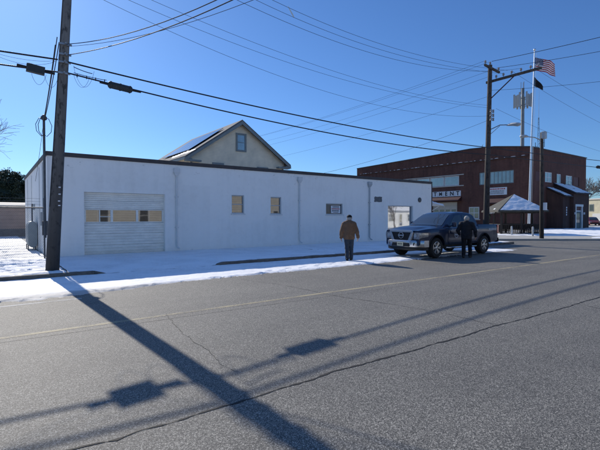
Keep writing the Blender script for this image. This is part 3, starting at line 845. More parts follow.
def evergreen(x, y, rx, ry, h, label, seed, leaf=.13, n=34000):
    rg = np.random.default_rng(seed)
    t = thing('evergreen_tree', label, 'tree', (x, y, 0), 0, 'evergreen trees behind the shed')
    b = MB(); b.tube([(0,0,0), (0,0,h*.8)], [.28,.08], 8); b.build('trunk', M['bark'], t)
    # clumps through an uneven dome
    core = MB(); n1, n2 = 18, 9
    P = np.array([[[rx*.80*math.cos(a)*math.sqrt(max(0, 1-(t*.98)**3)), ry*.80*math.sin(a)*math.sqrt(max(0, 1-(t*.98)**3)), h*.86*t+.1] for t in np.linspace(0, 1, n2)] for a in np.linspace(0, 6.2832, n1)])
    P[:, :, :2] *= (1+.12*np.sin(np.arange(n1)*2.3)[:, None, None])
    K = 240; cl = []
    for i in range(K):
        a = rg.uniform(0, 6.283); zz_ = rg.uniform(.05, .97)
        rad = math.sqrt(max(0, 1-zz_**3.2))*rg.uniform(.80, .98)
        cl.append((rx*rad*math.cos(a), ry*rad*math.sin(a), h*zz_*.96, rg.uniform(.4, .8)))
    cl = np.array(cl); k = rg.integers(0, K, n)
    d = rg.normal(size=(n, 3)); d /= np.linalg.norm(d, axis=1, keepdims=True)
    c = cl[k, :3] + d*(cl[k, 3:4]*rg.uniform(.4, 1.0, (n, 1))**.5)
    c[:, 2] = np.abs(c[:, 2])
    u = rg.normal(size=(n, 3)); u /= np.linalg.norm(u, axis=1, keepdims=True)
    v = np.cross(u, d); v /= np.linalg.norm(v, axis=1, keepdims=True)+1e-9
    s = leaf*rg.uniform(.6, 1.3, (n, 1))
    V = np.stack([c-u*s, c+v*s*.4, c+u*s, c-v*s*.4], 1).reshape(-1, 3)
    mb = MB(); mb.v = [tuple(p) for p in V.tolist()]; mb.f = np.arange(4*n).reshape(n, 4).tolist(); mb.m = [0]*n
    mb.grid(P)
    mb.build('crown', M['evergreen'], t, fix=False)
evergreen(-.2, 55.5, 5.8, 3.4, 6.9, 'dense dark evergreen rising above the brown shed, beside the white building', 5)
evergreen(-9.5, 57, 4.5, 3.2, 7.4, 'taller dark evergreen standing farther left behind the brown shed', 6, n=14000)

# ------------------------------------------------------------------ bare trees
def bare_tree(x, y, h, label, seed, group=None, depth=6, r0=None, spread=.55, twig=.012, mat='bark', nb=3, lean=(0,0)):
    rd = random.Random(seed)
    t = thing('bare_tree', label, 'tree', (x, y, 0), 0, group)
    tr = MB(); cr = MB()
    def grow(p, d, L, r, k):
        n = 3; pts = [p]; q = p.copy(); dd = d.copy()
        for i in range(n):
            dd = (dd + Vector((rd.uniform(-.18,.18), rd.uniform(-.18,.18), rd.uniform(-.05,.14)))).normalized()
            q = q + dd*L/n; pts.append(q.copy())
        re = max(twig, r*.62)
        (tr if k == 0 else cr).tube(pts, [r+(re-r)*i/n for i in range(n+1)], 7 if k < 2 else (4 if k < 4 else 3), cap=k == 0)
        if k >= depth: return
        m = nb if k else nb+2
        for j in range(m):
            tt = rd.uniform(.45, 1.0) if j else 1.0
            idx = tt*n; i0 = min(n-1, int(idx)); base = pts[i0].lerp(pts[i0+1], idx-i0)
            a, c = frame_for(dd); ang = rd.uniform(0, 6.283); sp = spread*rd.uniform(.5, 1.35)
            nd = (dd*math.cos(sp) + (a*math.cos(ang)+c*math.sin(ang))*math.sin(sp) + Vector((0,0,.12))).normalized()
            grow(base, nd, L*rd.uniform(.62, .86), re*(.95 if j == 0 else .72), k+1)
    grow(Vector((0,0,-.1)), Vector((lean[0], lean[1], 1)).normalized(), h*.27, r0 or h*.022, 0)
    tr.build('trunk', M[mat], t, fix=False, smooth=180); cr.build('crown', M[mat], t, fix=False)
    return t
bare_tree(-3.1, 30.5, 11.5, 'bare winter tree whose twigs reach in at the left edge of the sky', 4, depth=6, twig=.0075, mat='bark_pale')
bare_tree(87, 53, 18.5, 'bare treetop showing above the roof of the brick fire hall', 8, depth=6, twig=.03)
GT = 'bare trees beyond the cream building'
for i, (x, y, h, sd_, lb) in enumerate([(138, 50, 16.5, 21, 'bare tree right beside the edge of the brick fire hall, behind the cream building'),
        (144, 46, 18, 22, 'bare grey tree rising behind the cream building roof'),
        (148, 42, 17, 23, 'bare tree farthest right behind the cream building chimney')]):
    bare_tree(x, y, h, lb, sd_, GT, depth=6, twig=.035, mat='bark_pale', spread=.62)

# ------------------------------------------------------------------ gabled house behind
gh = thing('house', 'tan clapboard house with steep gable and grey roof behind the white building', 'house', (18.24, 34, 0))
hx, hw, hz, hr = 18.24, 4.75, 6.95, 10.28
b = MB()
b.prism([(hx-hw, 34.0, 0), (hx+hw, 34.0, 0), (hx+hw, 34.0, hz), (hx, 34.0, hr-.02), (hx-hw, 34.0, hz)], (0, 11, 0))
b.build('wall', M['tan_siding'], gh, world=True)
sl = (hr-6.62)/5.28
b = MB()
for s in (-1, 1):
    A = (hx, hr+.02); B = (hx+s*5.3, hr+.02-5.3*sl)
    b.prism([(A[0], 33.55, A[1]), (B[0], 33.55, B[1]), (B[0], 33.55, B[1]+.14), (A[0], 33.55, A[1]+.14)], (0, 11.9, 0))
b.build('roof', M['shingle'], gh, world=True)
b = MB()
for s in (-1, 1):   # rake boards
    A = (hx, hr-.02); B = (hx+s*5.3, hr-.02-5.3*sl)
    b.prism([(A[0], 33.50, A[1]+.04), (B[0], 33.50, B[1]+.04), (B[0], 33.50, B[1]-.22), (A[0], 33.50, A[1]-.26)], (0, .045, 0))
    b.box(min(hx+s*hw, hx+s*5.3), max(hx+s*hw, hx+s*5.3), 33.56, 34.3, 6.5, 6.62)
    b.box(hx+s*5.3-.06, hx+s*5.3+.06, 33.6, 45.4, 6.48, 6.66)
    b.box(hx+s*(hw-.12)-.09, hx+s*(hw-.12)+.09, 33.96, 34.0, 0, 6.6)
b.box(hx+3.9, hx+5.2, 33.54, 34.1, 6.35, 6.5); b.box(hx-5.2, hx-3.9, 33.54, 34.1, 6.35, 6.5)
b.build('trim', M['grey_trim'], gh, world=True)
for (u0, u1, z0, z1) in ((17.80, 18.86, 7.62, 9.28), (15.5, 16.6, 4.7, 6.45), (20.0, 21.2, 4.7, 6.38)):
    window(gh, 'y', 34, 1, u0, u1, z0, z1, .16, M['grey_trim'], M['glass_curtain'], 1, 2, recess=-.02)
# solar panels on the left slope, with bits of snow below them
def slope_pt(dn, y, up): # dn = horizontal distance from ridge to the left
    return (hx-dn-up*.57, y, hr+.16-dn*sl+up*.82)
for k in range(4):
    y0, y1 = 35.0+k*1.75, 36.7+k*1.75
    b = MB(); q = [slope_pt(1.1, y0, .10), slope_pt(4.35, y0, .10), slope_pt(4.35, y1, .10), slope_pt(1.1, y1, .10)]
    b.prism(q, (-.02, 0, .035)); sp = b.build('solar_panel', M['solar'], gh, world=True)
b = MB()
for k in range(12):
    y0 = 34.0+random.uniform(0, 7.5); d0 = random.uniform(4.45, 4.9); 
    a = random.uniform(.15, .5)
    q = [slope_pt(d0+a*.5*math.cos(t)*random.uniform(.7,1.1), y0+a*1.5*math.sin(t), .01) for t in np.linspace(0, 6.28, 8)[:-1]]
    c = slope_pt(d0, y0, .09); b.add(q+[c], [(i, (i+1) % 7, 7) for i in range(7)])
tag(b.build('snow', M['snow'], smooth=180), kind='structure')

# ------------------------------------------------------------------ brick fire hall
FX, FYc, FYe, FXe = 57.0, 26.6, 59.0, 75.1
fd = thing('fire_station', 'two storey dark red brick fire hall with white framed windows', 'building', (FX, FYc, 0))
b = MB()
hx_ = [(37.0, 47.6, 6.5, 7.98), (28.75, 33.8, 6.3, 8.12), (33.7, 35.4, 1.4, 3.2), (37.3, 41.75, 0, 4.0), (44.0, 48.5, 0, 4.0), (51, 55.5, 0, 4.0)]
wall_cells(b, 'x', FX, FYc, FYe, 0, 10.86, hx_, .25)
hy_ = [(58.55, 60.05, 6.55, 7.85), (61.2, 63.35, 6.5, 7.9), (64.85, 66.25, 6.4, 7.85), (67.85, 70.1, 6.4, 7.8), (70.5, 72.5, 6.4, 7.75)]
wall_cells(b, 'y', FYc, FX, FXe, 0, 10.86, hy_, .25)
b.quad((FXe,FYc,0), (FXe,FYe,0), (FXe,FYe,10.86), (FXe,FYc,10.86)); b.quad((FX,FYe,0), (FXe,FYe,0), (FXe,FYe,10.86), (FX,FYe,10.86))
b.prism([(FX, FYc, 10.86), (FX, 31.5, 11.52), (FX, 35.2, 11.66), (FX, 42, 11.45), (FX, FYe, 10.98), (FX, FYe, 10.86)], (.35, 0, 0))
b.build('wall', M['brick'], fd, world=True)
b = MB(); b.quad((FX+.3,FYc+.1,10.7), (FXe-.1,FYc+.1,10.7), (FXe-.1,FYe-.1,10.7), (FX+.3,FYe-.1,10.7)); b.build('roof', M['dark_roof'], fd, world=True, fix=False)
b = MB()
cp = [(FYc, 10.86), (31.5, 11.52), (35.2, 11.66), (42, 11.45), (FYe, 10.98)]
for (ya, za), (yb, zb) in zip(cp[:-1], cp[1:]):
    b.prism([(FX-.08, ya, za+.003), (FX-.08, yb, zb+.003), (FX-.08, yb, zb+.13), (FX-.08, ya, za+.13)], (.5, 0, 0))
b.box(FX-.06, FXe+.1, FYc-.1, FYc+.3, 10.866, 10.99); b.box(FXe-.25, FXe+.1, FYc+.3, FYe, 10.866, 10.98)
b.build('coping', M['coping'], fd, world=True)
# ledge with lumps of snow along it
b = MB(); b.box(FX-.14, FX-.002, 26.9, 58.8, 9.72, 9.86); b.build('ledge', M['brick_dark'], fd, world=True)
b = MB(); y = 27.2; random.seed(5)
while y < 58:
    L = random.uniform(.15, .8); hgt = random.uniform(.02, .07)
    b.prism([(FX-.13, y, 9.862), (FX-.13, y+L, 9.862), (FX-.13, y+L*.8, 9.862+hgt*.8), (FX-.13, y+L*.3, 9.862+hgt)], (.11, 0, 0)); y += L + random.uniform(.1, .8)
tag(b.build('snow', M['snow']), kind='structure')
for zz_, (ya, yb) in ((8.02, (36.2, 48.2)), (6.36, (36.2, 48.2))):
    b = MB(); b.box(FX-.09, FX-.002, ya, yb, zz_, zz_+.13); b.build('stone_band', M['cream_trim'], fd, world=True)
for i in range(4):
    y0 = 37.05+i*2.65
    window(fd, 'x', FX, 1, y0, y0+2.55, 6.52, 7.97, .13, M['white_trim'], M['glass_blue'], 1, 1, recess=.12)
window(fd, 'x', FX, 1, 28.78, 33.77, 6.32, 8.1, .1, M['grey_trim'], M['glass_blue'], 9, 1, recess=.12, mull=.06)
window(fd, 'x', FX, 1, 33.72, 35.38, 1.42, 3.18, .13, M['white_trim'], M['glass'], 2, 2, recess=.1, mull=.1)
b = MB(); b.box(FX-.07, FX+.06, 33.55, 35.5, 1.25, 1.4); b.build('window_sill', M['cream_trim'], fd, world=True)
for y0, y1 in ((37.3, 41.75), (44.0, 48.5), (51, 55.5)):
    b = MB()
    for k in range(7):
        if k == 4: 
            for j in range(5): b.box(FX+.16, FX+.22, y0+j*(y1-y0-.3)/4, y0+j*(y1-y0-.3)/4+.3, k*.57+.005, k*.57+.565)
        else: b.box(FX+.16, FX+.22, y0, y1, k*.57+.005, k*.57+.565)
    g_ = b.build('bay_door', M['cream_door'], fd, world=True)
    b = MB(); b.quad((FX+.19, y0, 2.29), (FX+.19, y1, 2.29), (FX+.19, y1, 2.84), (FX+.19, y0, 2.84)); po = b.build('pane', M['glass_dark'], g_, fix=False); po.data.transform(Matrix.Translation(-fd.location))
# canopy over the bay doors and name board
b = MB(); b.prism([(FX-.9, 36.55, 4.12), (FX-.9, 36.55, 4.28), (FX-.003, 36.55, 4.82), (FX-.003, 36.55, 4.12)], (0, 20, 0)); b.build('canopy', M['maroon'], fd, world=True)
b = MB(); b.prism([(FX-.8, 29.65, 3.55), (FX-.8, 29.65, 3.7), (FX-.003, 29.65, 4.35), (FX-.003, 29.65, 3.55)], (0, 3.0, 0)); b.build('canopy', M['maroon'], fd, world=True)
def text_obj(name, s, size, mat, parent, loc, rot, ext=.015, off=0.0, align='CENTER'):
    cu = bpy.data.curves.new(name, 'FONT'); cu.body = s; cu.size = size; cu.extrude = ext; cu.offset = off
    cu.align_x = align; cu.align_y = 'CENTER'
    tmp = bpy.data.objects.new(name, cu); col.objects.link(tmp)
    dg = bpy.context.evaluated_depsgraph_get(); me = bpy.data.meshes.new_from_object(tmp.evaluated_get(dg))
    bpy.data.objects.remove(tmp); me.materials.clear(); me.materials.append(mat)
    o = bpy.data.objects.new(name, me); col.objects.link(o); o.parent = parent
    par = Vector((0,0,0)); q = parent
    while q is not None: par += q.location; q = q.parent
    o.location = Vector(loc)-par; o.rotation_euler = rot
    return o
WEST = (R(90), 0, R(-90))
nb_ = thing('name_board', 'row of white letter panels spelling FIRE DEPARTMENT above the bay doors', 'sign', (FX, 46.5, 4.85))
word = 'FIRE DEPARTMENT'; pitch_ = 1.0; yT = 37.15
for i, ch in enumerate(reversed(word)):
    if ch == ' ': continue
    b = MB(); b.box(FX-.10, FX-.003, yT+i*pitch_-.475, yT+i*pitch_+.475, 4.86, 5.68); b.build('panel', M['sign_white'], nb_, world=True)
for i, ch in enumerate(reversed(word)):
    if ch != ' ': text_obj('letter', ch, .86 if ch != 'M' else .74, M['letter_dark'], nb_, (FX-.115, yT+i*pitch_, 5.27), WEST, .01, .028)
sb = thing('notice_board', 'white board with red heading and dark lines of writing on the brick wall', 'sign', (FX, 31, 4.8))
b = MB(); b.box(FX-.06, FX-.003, 29.66, 32.5, 4.78, 5.82); b.build('board', M['sign_white'], sb, world=True)
def scrawl_x(bb, y0, y1, z0, z1, wmin, wmax):
    y = y0
    while y < y1-.05:
        wd = random.uniform(wmin, wmax); bb.box(FX-.068, FX-.06, y, min(y1, y+wd), z0, z1); y += wd+.07
b = MB(); scrawl_x(b, 29.9, 32.2, 5.52, 5.70, .10, .2); b.build('lettering', M['letter_red'], sb, world=True)
b = MB()
for z in (5.30, 5.12, 4.93): scrawl_x(b, 29.85+random.uniform(0,.3), 32.3-random.uniform(0,.4), z, z+.10, .06, .16)
b.build('lettering', M['letter_dark'], sb, world=True)
# street-side upper windows and panels
for q in (hy_[1], hy_[3]): window(fd, 'y', FYc, 1, *q, .12, M['white_trim'], M['glass_curtain'], 2, 2, recess=.1, mull=.1)
window(fd, 'y', FYc, 1, *hy_[2], .12, M['white_trim'], M['glass_blue'], 1, 1, recess=.1)
for q in (hy_[0], hy_[4]):
    b = MB(); b.box(q[0], q[1], FYc+.06, FYc+.14, q[2], q[3]); b.build('blank_panel', M['maroon_panel'], fd, world=True)
# entrance wing with stepped lean-to roofs
b = MB(); b.prism([(61.7, 24.5, 0), (61.7, 26.595, 0), (61.7, 26.595, 5.6), (61.7, 24.5, 4.5)], (2.2, 0, 0))
b.build('side_wing', M['brick_dark'], fd, world=True)
b = MB()
y1 = 24.05
b.prism([(63.9, y1, 0), (63.9, 26.595, 0), (63.9, 26.595, 6.25), (63.9, y1, 4.95)], (.6, 0, 0))
b.prism([(66.9, y1, 0), (66.9, 26.595, 0), (66.9, 26.595, 6.25), (66.9, y1, 4.95)], (2.2, 0, 0))
b.prism([(64.5, y1, 3.4), (64.5, 26.595, 3.4), (64.5, 26.595, 6.25), (64.5, y1, 4.95)], (2.4, 0, 0))
b.build('entrance_wing', M['brick_dark'], fd, world=True)
b = MB(); b.prism([(61.45, 24.1, 4.42), (61.45, 26.59, 5.72), (61.45, 26.59, 5.87), (61.45, 24.1, 4.57)], (2.43, 0, 0)); b.build('wing_roof', M['dark_roof'], fd, world=True)
b = MB(); b.prism([(63.7, 23.7, 4.86), (63.7, 26.59, 6.36), (63.7, 26.59, 6.52), (63.7, 23.7, 5.02)], (5.6, 0, 0)); b.build('wing_roof', M['dark_roof'], fd, world=True)
for (x0, x1, ya, za, yb, zb, nm) in ((61.5, 63.6, 24.15, 4.60, 26.5, 5.83, 0), (63.75, 69.2, 23.75, 5.05, 26.5, 6.47, 1)):
    X, T = np.meshgrid(np.linspace(x0, x1, 40), np.linspace(0, 1, 30), indexing='ij')
    Y = ya+(yb-ya)*T; Z = za+(zb-za)*T+.02+.05*fbm(X*1.3, T*4, 61+nm)
    b = MB(); b.grid(np.stack([X, Y, Z], -1)); tag(b.build('snow', M['snow'], smooth=180, fix=False), kind='structure')
b = MB(); yd = y1+.12
b.box(64.5, 64.75, y1-.03, yd+.1, .12, 3.15); b.box(66.65, 66.9, y1-.03, yd+.1, .12, 3.15); b.box(64.4, 67.0, y1-.06, yd+.1, 3.15, 3.45); b.box(64.75, 66.65, yd, yd+.1, 2.45, 2.6)
ds = b.build('door_surround', M['white_trim'], fd, world=True)
b = MB(); b.box(64.75, 66.65, yd+.02, yd+.08, .12, 2.45); dr = b.build('door', M['teal_door'], fd, world=True)
b = MB(); b.quad((64.75, yd+.03, 2.6), (66.65, yd+.03, 2.6), (66.65, yd+.03, 3.15), (64.75, yd+.03, 3.15)); b.build('transom', M['maroon_panel'], fd, world=True, fix=False)
b = MB(); b.quad((65.0, yd+.015, .9), (65.6, yd+.015, .9), (65.6, yd+.015, 2.2), (65.0, yd+.015, 2.2)); b.quad((65.8, yd+.015, .9), (66.4, yd+.015, .9), (66.4, yd+.015, 2.2), (65.8, yd+.015, 2.2)); po = b.build('pane', M['glass_dark'], dr, fix=False); po.data.transform(Matrix.Translation(-fd.location))
for x in (64.2, 67.15):
    b = MB(); b.box(x-.08, x+.08, y1-.18, y1-.003, 2.05, 2.35); b.build('wall_lamp', M['sign_white'], fd, world=True)
b = MB()
for k in range(4): b.box(62.65, 62.85, 24.45, 24.497, 1.9+k*.32, 2.12+k*.32)
b.build('house_number', M['sign_white'], fd, world=True)

# radio mast on the brick roof
am = thing('radio_mast', 'slim lattice radio mast on the brick roof right of the flagpole', 'mast', (69.0, 31.0, 10.7))
b = MB()
for k in range(3):
    a = k*2.094; b.tube([(69+.22*math.cos(a), 31+.22*math.sin(a), 10.7), (69+.07*math.cos(a), 31+.07*math.sin(a), 17.2)], .025, 5)
for i in range(22):
    z0 = 10.8+i*.29; r0 = .22-.15*i/22; r1 = .22-.15*(i+1)/22; a0 = (i % 3)*2.094; a1 = ((i+1) % 3)*2.094
    b.tube([(69+r0*math.cos(a0), 31+r0*math.sin(a0), z0), (69+r1*math.cos(a1), 31+r1*math.sin(a1), z0+.29)], .014, 4)
b.build('lattice', M['galv_dark'], am, world=True)
b = MB(); b.tube([(69,31,16.8), (69,31,21.6)], [.03,.012], 5); b.build('whip_antenna', M['lamp_grey'], am, world=True)
b = MB(); b.tube([(69,31,13.2), (69.6,30.4,13.3)], .03, 5); b.tube([(69.6,30.4,12.6), (69.6,30.4,14.0)], .05, 6); b.tube([(69,31,12.6), (68.4,31.2,12.7)], .03, 5); b.tube([(68.4,31.2,12.1), (68.4,31.2,13.3)], .05, 6); b.build('side_antenna', M['galv_dark'], am, world=True)

# ------------------------------------------------------------------ gazebo
gz = thing('gazebo', 'square wooden gazebo with shingled pyramid roof half under snow', 'gazebo', (40.0, 20.2, .12), R(4))
# local frame: -x axis points at the camera, corners on the axes
rr = 3.1; ez, az = 2.18, 3.74
C4 = [(-rr,0), (0,-rr), (rr,0), (0,rr)]
b = MB()
for i in range(4):
    (xa, ya), (xb, yb) = C4[i], C4[(i+1) % 4]
    b.add([(xa,ya,ez), (xb,yb,ez), (0,0,az), (xa,ya,ez-.14), (xb,yb,ez-.14), (0,0,az-.2)], [(0,1,2), (5,4,3), (0,3,4,1)])
b.build('roof', M['shingle_brown'], gz)
# snow sheet on the right-hand (north) face and patches on the left one
def tri_sheet(A, B_, C_, lift, seed, thr, soft):
    n = 46; vs = []; fs = []; idx = {}
    A, B_, C_ = map(Vector, (A, B_, C_)); nn = (B_-A).cross(C_-A).normalized()
    if nn.z < 0: nn = -nn
    for i in range(n+1):
        for j in range(n+1-i):
            u, v = i/n, j/n; p = A*(1-u-v)+B_*u+C_*v
            h = lift*(.6+.5*float(fbm(np.array(p.x*2.5), np.array(p.y*2.5+p.z*2), seed)))
            h -= soft*max(0, thr(u, v) - float(fbm(np.array(p.x*1.5), np.array(p.y*1.5), seed+3)))
            idx[i, j] = len(vs); vs.append(p+nn*h)
    for i in range(n):
        for j in range(n-i):
            fs.append((idx[i,j], idx[i+1,j], idx[i,j+1]))
            if j < n-i-1: fs.append((idx[i+1,j], idx[i+1,j+1], idx[i,j+1]))
    return vs, fs
vs, fs = tri_sheet((-rr+.12,-.1,ez+.0), (-.02,-rr+.05,ez+.0), (0,-.05,az-.02), .05, 71, lambda u, v: -1.0, .0)
b = MB(); b.add(vs, fs)
so_ = b.build('roof_snow', M['snow'], gz, smooth=180)
vs, fs = tri_sheet((-rr+.12,.1,ez+.0), (0,rr-.1,ez), (0,.05,az-.02), .045, 73, lambda u, v: (1.4 if (v < .05 or v > .15 or u < .22 or u > .66) else -.25), .2)
b = MB(); b.add(vs, fs); b.build('roof_snow', M['snow'], gz, smooth=180)
pr = rr-.62
P4 = [(-pr,0), (0,-pr), (pr,0), (0,pr)]
for i in range(4):
    (xa, ya), (xb, yb) = P4[i], P4[(i+1) % 4]
    for t in (0, .5):
        x, y = xa+(xb-xa)*t, ya+(yb-ya)*t
        b = MB(); b.box(x-.075, x+.075, y-.075, y+.075, 0, ez-.03); b.build('post', M['gazebo_wood'], gz)
    b = MB(); b.bar((xa,ya,.9), (xb,yb,.9), .09, .07); b.bar((xa,ya,.16), (xb,yb,.16), .06, .08)
    for k in range(1, 22):
        t = k/22; b.bar((xa+(xb-xa)*t, ya+(yb-ya)*t, .19), (xa+(xb-xa)*t, ya+(yb-ya)*t, .87), .045)
    b.build('railing', M['gazebo_wood'], gz)
    b = MB(); b.bar((xa,ya,ez-.16), (xb,yb,ez-.16), .10, .2); b.build('beam', M['gazebo_wood'], gz)
b = MB(); b.prism([(-pr-.2,0,-.1), (0,-pr-.2,-.1), (pr+.2,0,-.1), (0,pr+.2,-.1)], (0,0,.17)); b.build('floor', M['concrete'], gz)
b = MB(); b.box(-.1, .1, -1.3, 1.3, .42, .5); b.box(.7,.78,-1.3,1.3,.5,.95); b.box(.3, .72, -1.3, 1.3, .42, .47); b.build('bench', M['gazebo_wood'], gz)
wr = thing('wreath', 'dark hanging wreath under the left eave of the gazebo', 'wreath', (39.0, 22.2, 1.75))
b = MB(); b.tube([(39.0+.1*math.cos(a)*.4, 22.2+.26*math.cos(a), 1.75+.26*math.sin(a)) for a in np.linspace(0, 6.283, 19)], .09, 7); b.build('ring', M['evergreen'], wr, world=True)
b = MB(); b.bar((38.98, 22.2, 1.42), (38.98, 22.2, 1.62), .16, .2); b.build('bow', M['letter_red'], wr, world=True)
for (x, y, lb) in ((36.6, 18.6, 'short pale bollard near the back of the truck at the gazebo'), (36.0, 16.55, 'short pale bollard beside the lone street lamp pole')):
    t = thing('bollard', lb, 'bollard', (x, y, .12), 0, 'pale bollards by the gazebo')
    b = MB(); b.lathe([(.075,0),(.075,.70),(.06,.77),(.02,.79)], (0,0,0), (0,0,1), 12); b.build('post', M['lamp_grey'], t, smooth=40)

# ------------------------------------------------------------------ flagpole and flags
fp = thing('flagpole', 'tall silver flagpole behind the gazebo', 'flagpole', (45.4, 21.3, .1))
FP0, FP1 = Vector((45.4,21.3,.1)), Vector((46.1,21.2,19.1))
b = MB(); b.tube([FP0, FP0.lerp(FP1,.5), FP1], [.13,.10,.055], 12); b.build('pole', M['flagpole'], fp, world=True, smooth=50)
b = MB(); b.lathe([(.02,0),(.11,.05),(.13,.13),(.11,.21),(.02,.26)], FP1, (0,0,1), 12); b.build('finial', M['flagpole'], fp, world=True, smooth=60)
b = MB(); b.tube([FP0+Vector((.25,-.15,1.2)), FP1+Vector((.16,-.1,-.2))], .012, 4); b.build('halyard', M['lamp_grey'], fp, world=True)
sd_ = Vector((.806,-.592,0))            # the wind carries the flag this way
def flag_pt(top, L, Hh, u, v, droop, seed=0.0):
    p = top + sd_*(u*L*.92) + Vector((0,0,-v*Hh - droop*u*u*L*.5 - droop*.5*u*L))
    wv = .13*u**.7*math.sin(7.0*u*L/2.2 + 1.4*v + seed)*L/2.2 + .05*u*math.sin(15*u+3*v)
    return p + Vector((.592,.806,0))*wv
top = FP0.lerp(FP1, .965) + sd_*.07
nx, ny = 60, 26; L, Hh = 2.35, 1.36
P = np.array([[list(flag_pt(top, L, Hh, i/nx, j/ny, .27)) for j in range(ny+1)] for i in range(nx+1)])
b = MB(); b.grid(P)
idx = 0
for i in range(nx):
    for j in range(ny):
        stripe = j//2
        b.m[idx] = 2 if (i < nx*.4 and j < 14) else (0 if stripe % 2 == 0 else 1); idx += 1
fl = b.build('flag', [M['flag_red'], M['flag_white'], M['flag_blue']], None, smooth=180, fix=False)
fl.name = 'flag'; tag(fl, 'red and white striped flag with a starred blue corner flying from the pole top', 'flag')
b = MB()
for r_ in range(9):
    for c_ in range(6 if r_ % 2 == 0 else 5):
        u = .4*((c_ + (.5 if r_ % 2 == 0 else 1.0))/6.0); v = (14/26)*((r_+.6)/9.2)
        for off in (-.008, .008):
            ctr = flag_pt(top, L, Hh, u, v, .27) + Vector((.592,.806,0))*off
            vs = []
            for k in range(10):
                a = math.pi/2 + k*math.pi/5; rad = .045 if k % 2 == 0 else .018
                vs.append(ctr + sd_*rad*math.cos(a) + Vector((0,0,rad*math.sin(a))))
            b.add(vs, [tuple(range(10))])
b.build('stars', M['flag_white'], fl, fix=False)
top2 = FP0.lerp(FP1, .858) + sd_*.07
nx, ny = 30, 16
P = np.array([[list(top2 + sd_*(i/nx)*(.95) + Vector((0,0,-(i/nx)*(1.0 if 1 else 0) - (j/ny)*1.0*(1-.62*i/nx))) + Vector((.592,.806,0))*.08*math.sin(7*i/nx+2*j/ny)*(i/nx)) for j in range(ny+1)] for i in range(nx+1)])
b = MB(); b.grid(P)
fl2 = b.build('flag', M['flag_black'], None, smooth=180, fix=False)
tag(fl2, 'small black flag hanging limp below the striped flag', 'flag')

# ------------------------------------------------------------------ cell tower
ct = thing('cell_tower', 'grey monopole phone mast crowned by a ring of antenna panels', 'tower', (122.6, 59.5, 0))
b = MB(); b.tube([(122.6,59.5,0), (122.6,59.5,38.4)], [.62,.40], 12); b.build('pole', M['tower_grey'], ct, world=True, smooth=50)
for k in range(3):
    a0 = k*2.094+.5
    b = MB(); ca, sa = math.cos(a0), math.sin(a0)
    cx, cy = 122.6+1.5*ca, 59.5+1.5*sa
    for z in (33.6, 35.6):
        b = MB(); b.bar((122.6,59.5,z), (cx,cy,z), .16); b.bar((cx-1.45*-sa, cy-1.45*ca, z), (cx+1.45*-sa, cy+1.45*ca, z), .14); b.build('platform', M['tower_grey'], ct, world=True)
    for j in (-1.3, -.45, .45, 1.3):
        b = MB(); x, y = cx+j*-sa+.25*ca, cy+j*ca+.25*sa
        b.bar((x,y,33.0), (x,y,36.4+.5*(abs(j) > 1)), .42, .25); b.build('antenna_panel', M['antenna_panel'], ct, world=True)
b = MB()
for a in (.3, 2.0, 4.1): b.tube([(122.6+.5*math.cos(a), 59.5+.5*math.sin(a), 36.8), (122.6+.5*math.cos(a), 59.5+.5*math.sin(a), 40.2)], .07, 5)
b.build('whip_antenna', M['tower_grey'], ct, world=True)

# ------------------------------------------------------------------ cream building, far right
cb = thing('commercial_building', 'small flat roofed cream building beyond the parked cars', 'building', (100, 35, 0))
cb.rotation_euler = (0, 0, R(-27))
# local: front face at x=0 looking toward -x
b = MB(); b.box(0, 10, -16, 4.2, 0, 5.2); b.build('wall', M['cream_siding'], cb)
b = MB(); b.box(-.15, 10.1, -16.1, 4.35, 5.205, 5.42); b.build('roof_edge', M['cream_trim'], cb)
b = MB(); b.box(.5, 10, -16, 4.2, 5.425, 5.5); b.build('roof', M['snow'], cb)
for y in (1.9, -.9, -3.8, -6.6):
    for z in (3.0,):
        b = MB(); b.box(-.05, .03, y-.55, y+.55, z-.15, z+1.35); fo = b.build('window', M['grey_trim'], cb)
        b = MB(); b.box(-.07, -.051, y-.42, y+.42, z, z+1.2); b.build('pane', M['glass_dark'], fo)
b = MB(); b.box(4, 4.6, -2.6, -2.0, 5.5, 7.4); b.build('chimney', M['cream_trim'], cb)
b = MB(); b.box(-.06, .03, -5.6, -1.2, .1, 2.4); b.build('bay_door', M['white_trim'], cb)

# ------------------------------------------------------------------ vehicles
def loft(prof_rows):
    """rows of half profiles (y>=0) -> closed mirrored loft"""
    n = len(prof_rows[0]); b = MB(); rows = []
    for (x, prof) in prof_rows:
        rows.append([(x, y, z) for y, z in prof] + [(x, -y, z) for y, z in reversed(prof[1:-1])])
    m = len(rows[0])
    vs = [p for r in rows for p in r]; fs = []
    for i in range(len(rows)-1):
        for k in range(m):
            k2 = (k+1) % m; fs.append((i*m+k, i*m+k2, (i+1)*m+k2, (i+1)*m+k))
    fs.append(tuple(range(m))); fs.append(tuple(range((len(rows)-1)*m, len(rows)*m))[::-1])
    b.add(vs, fs); return b

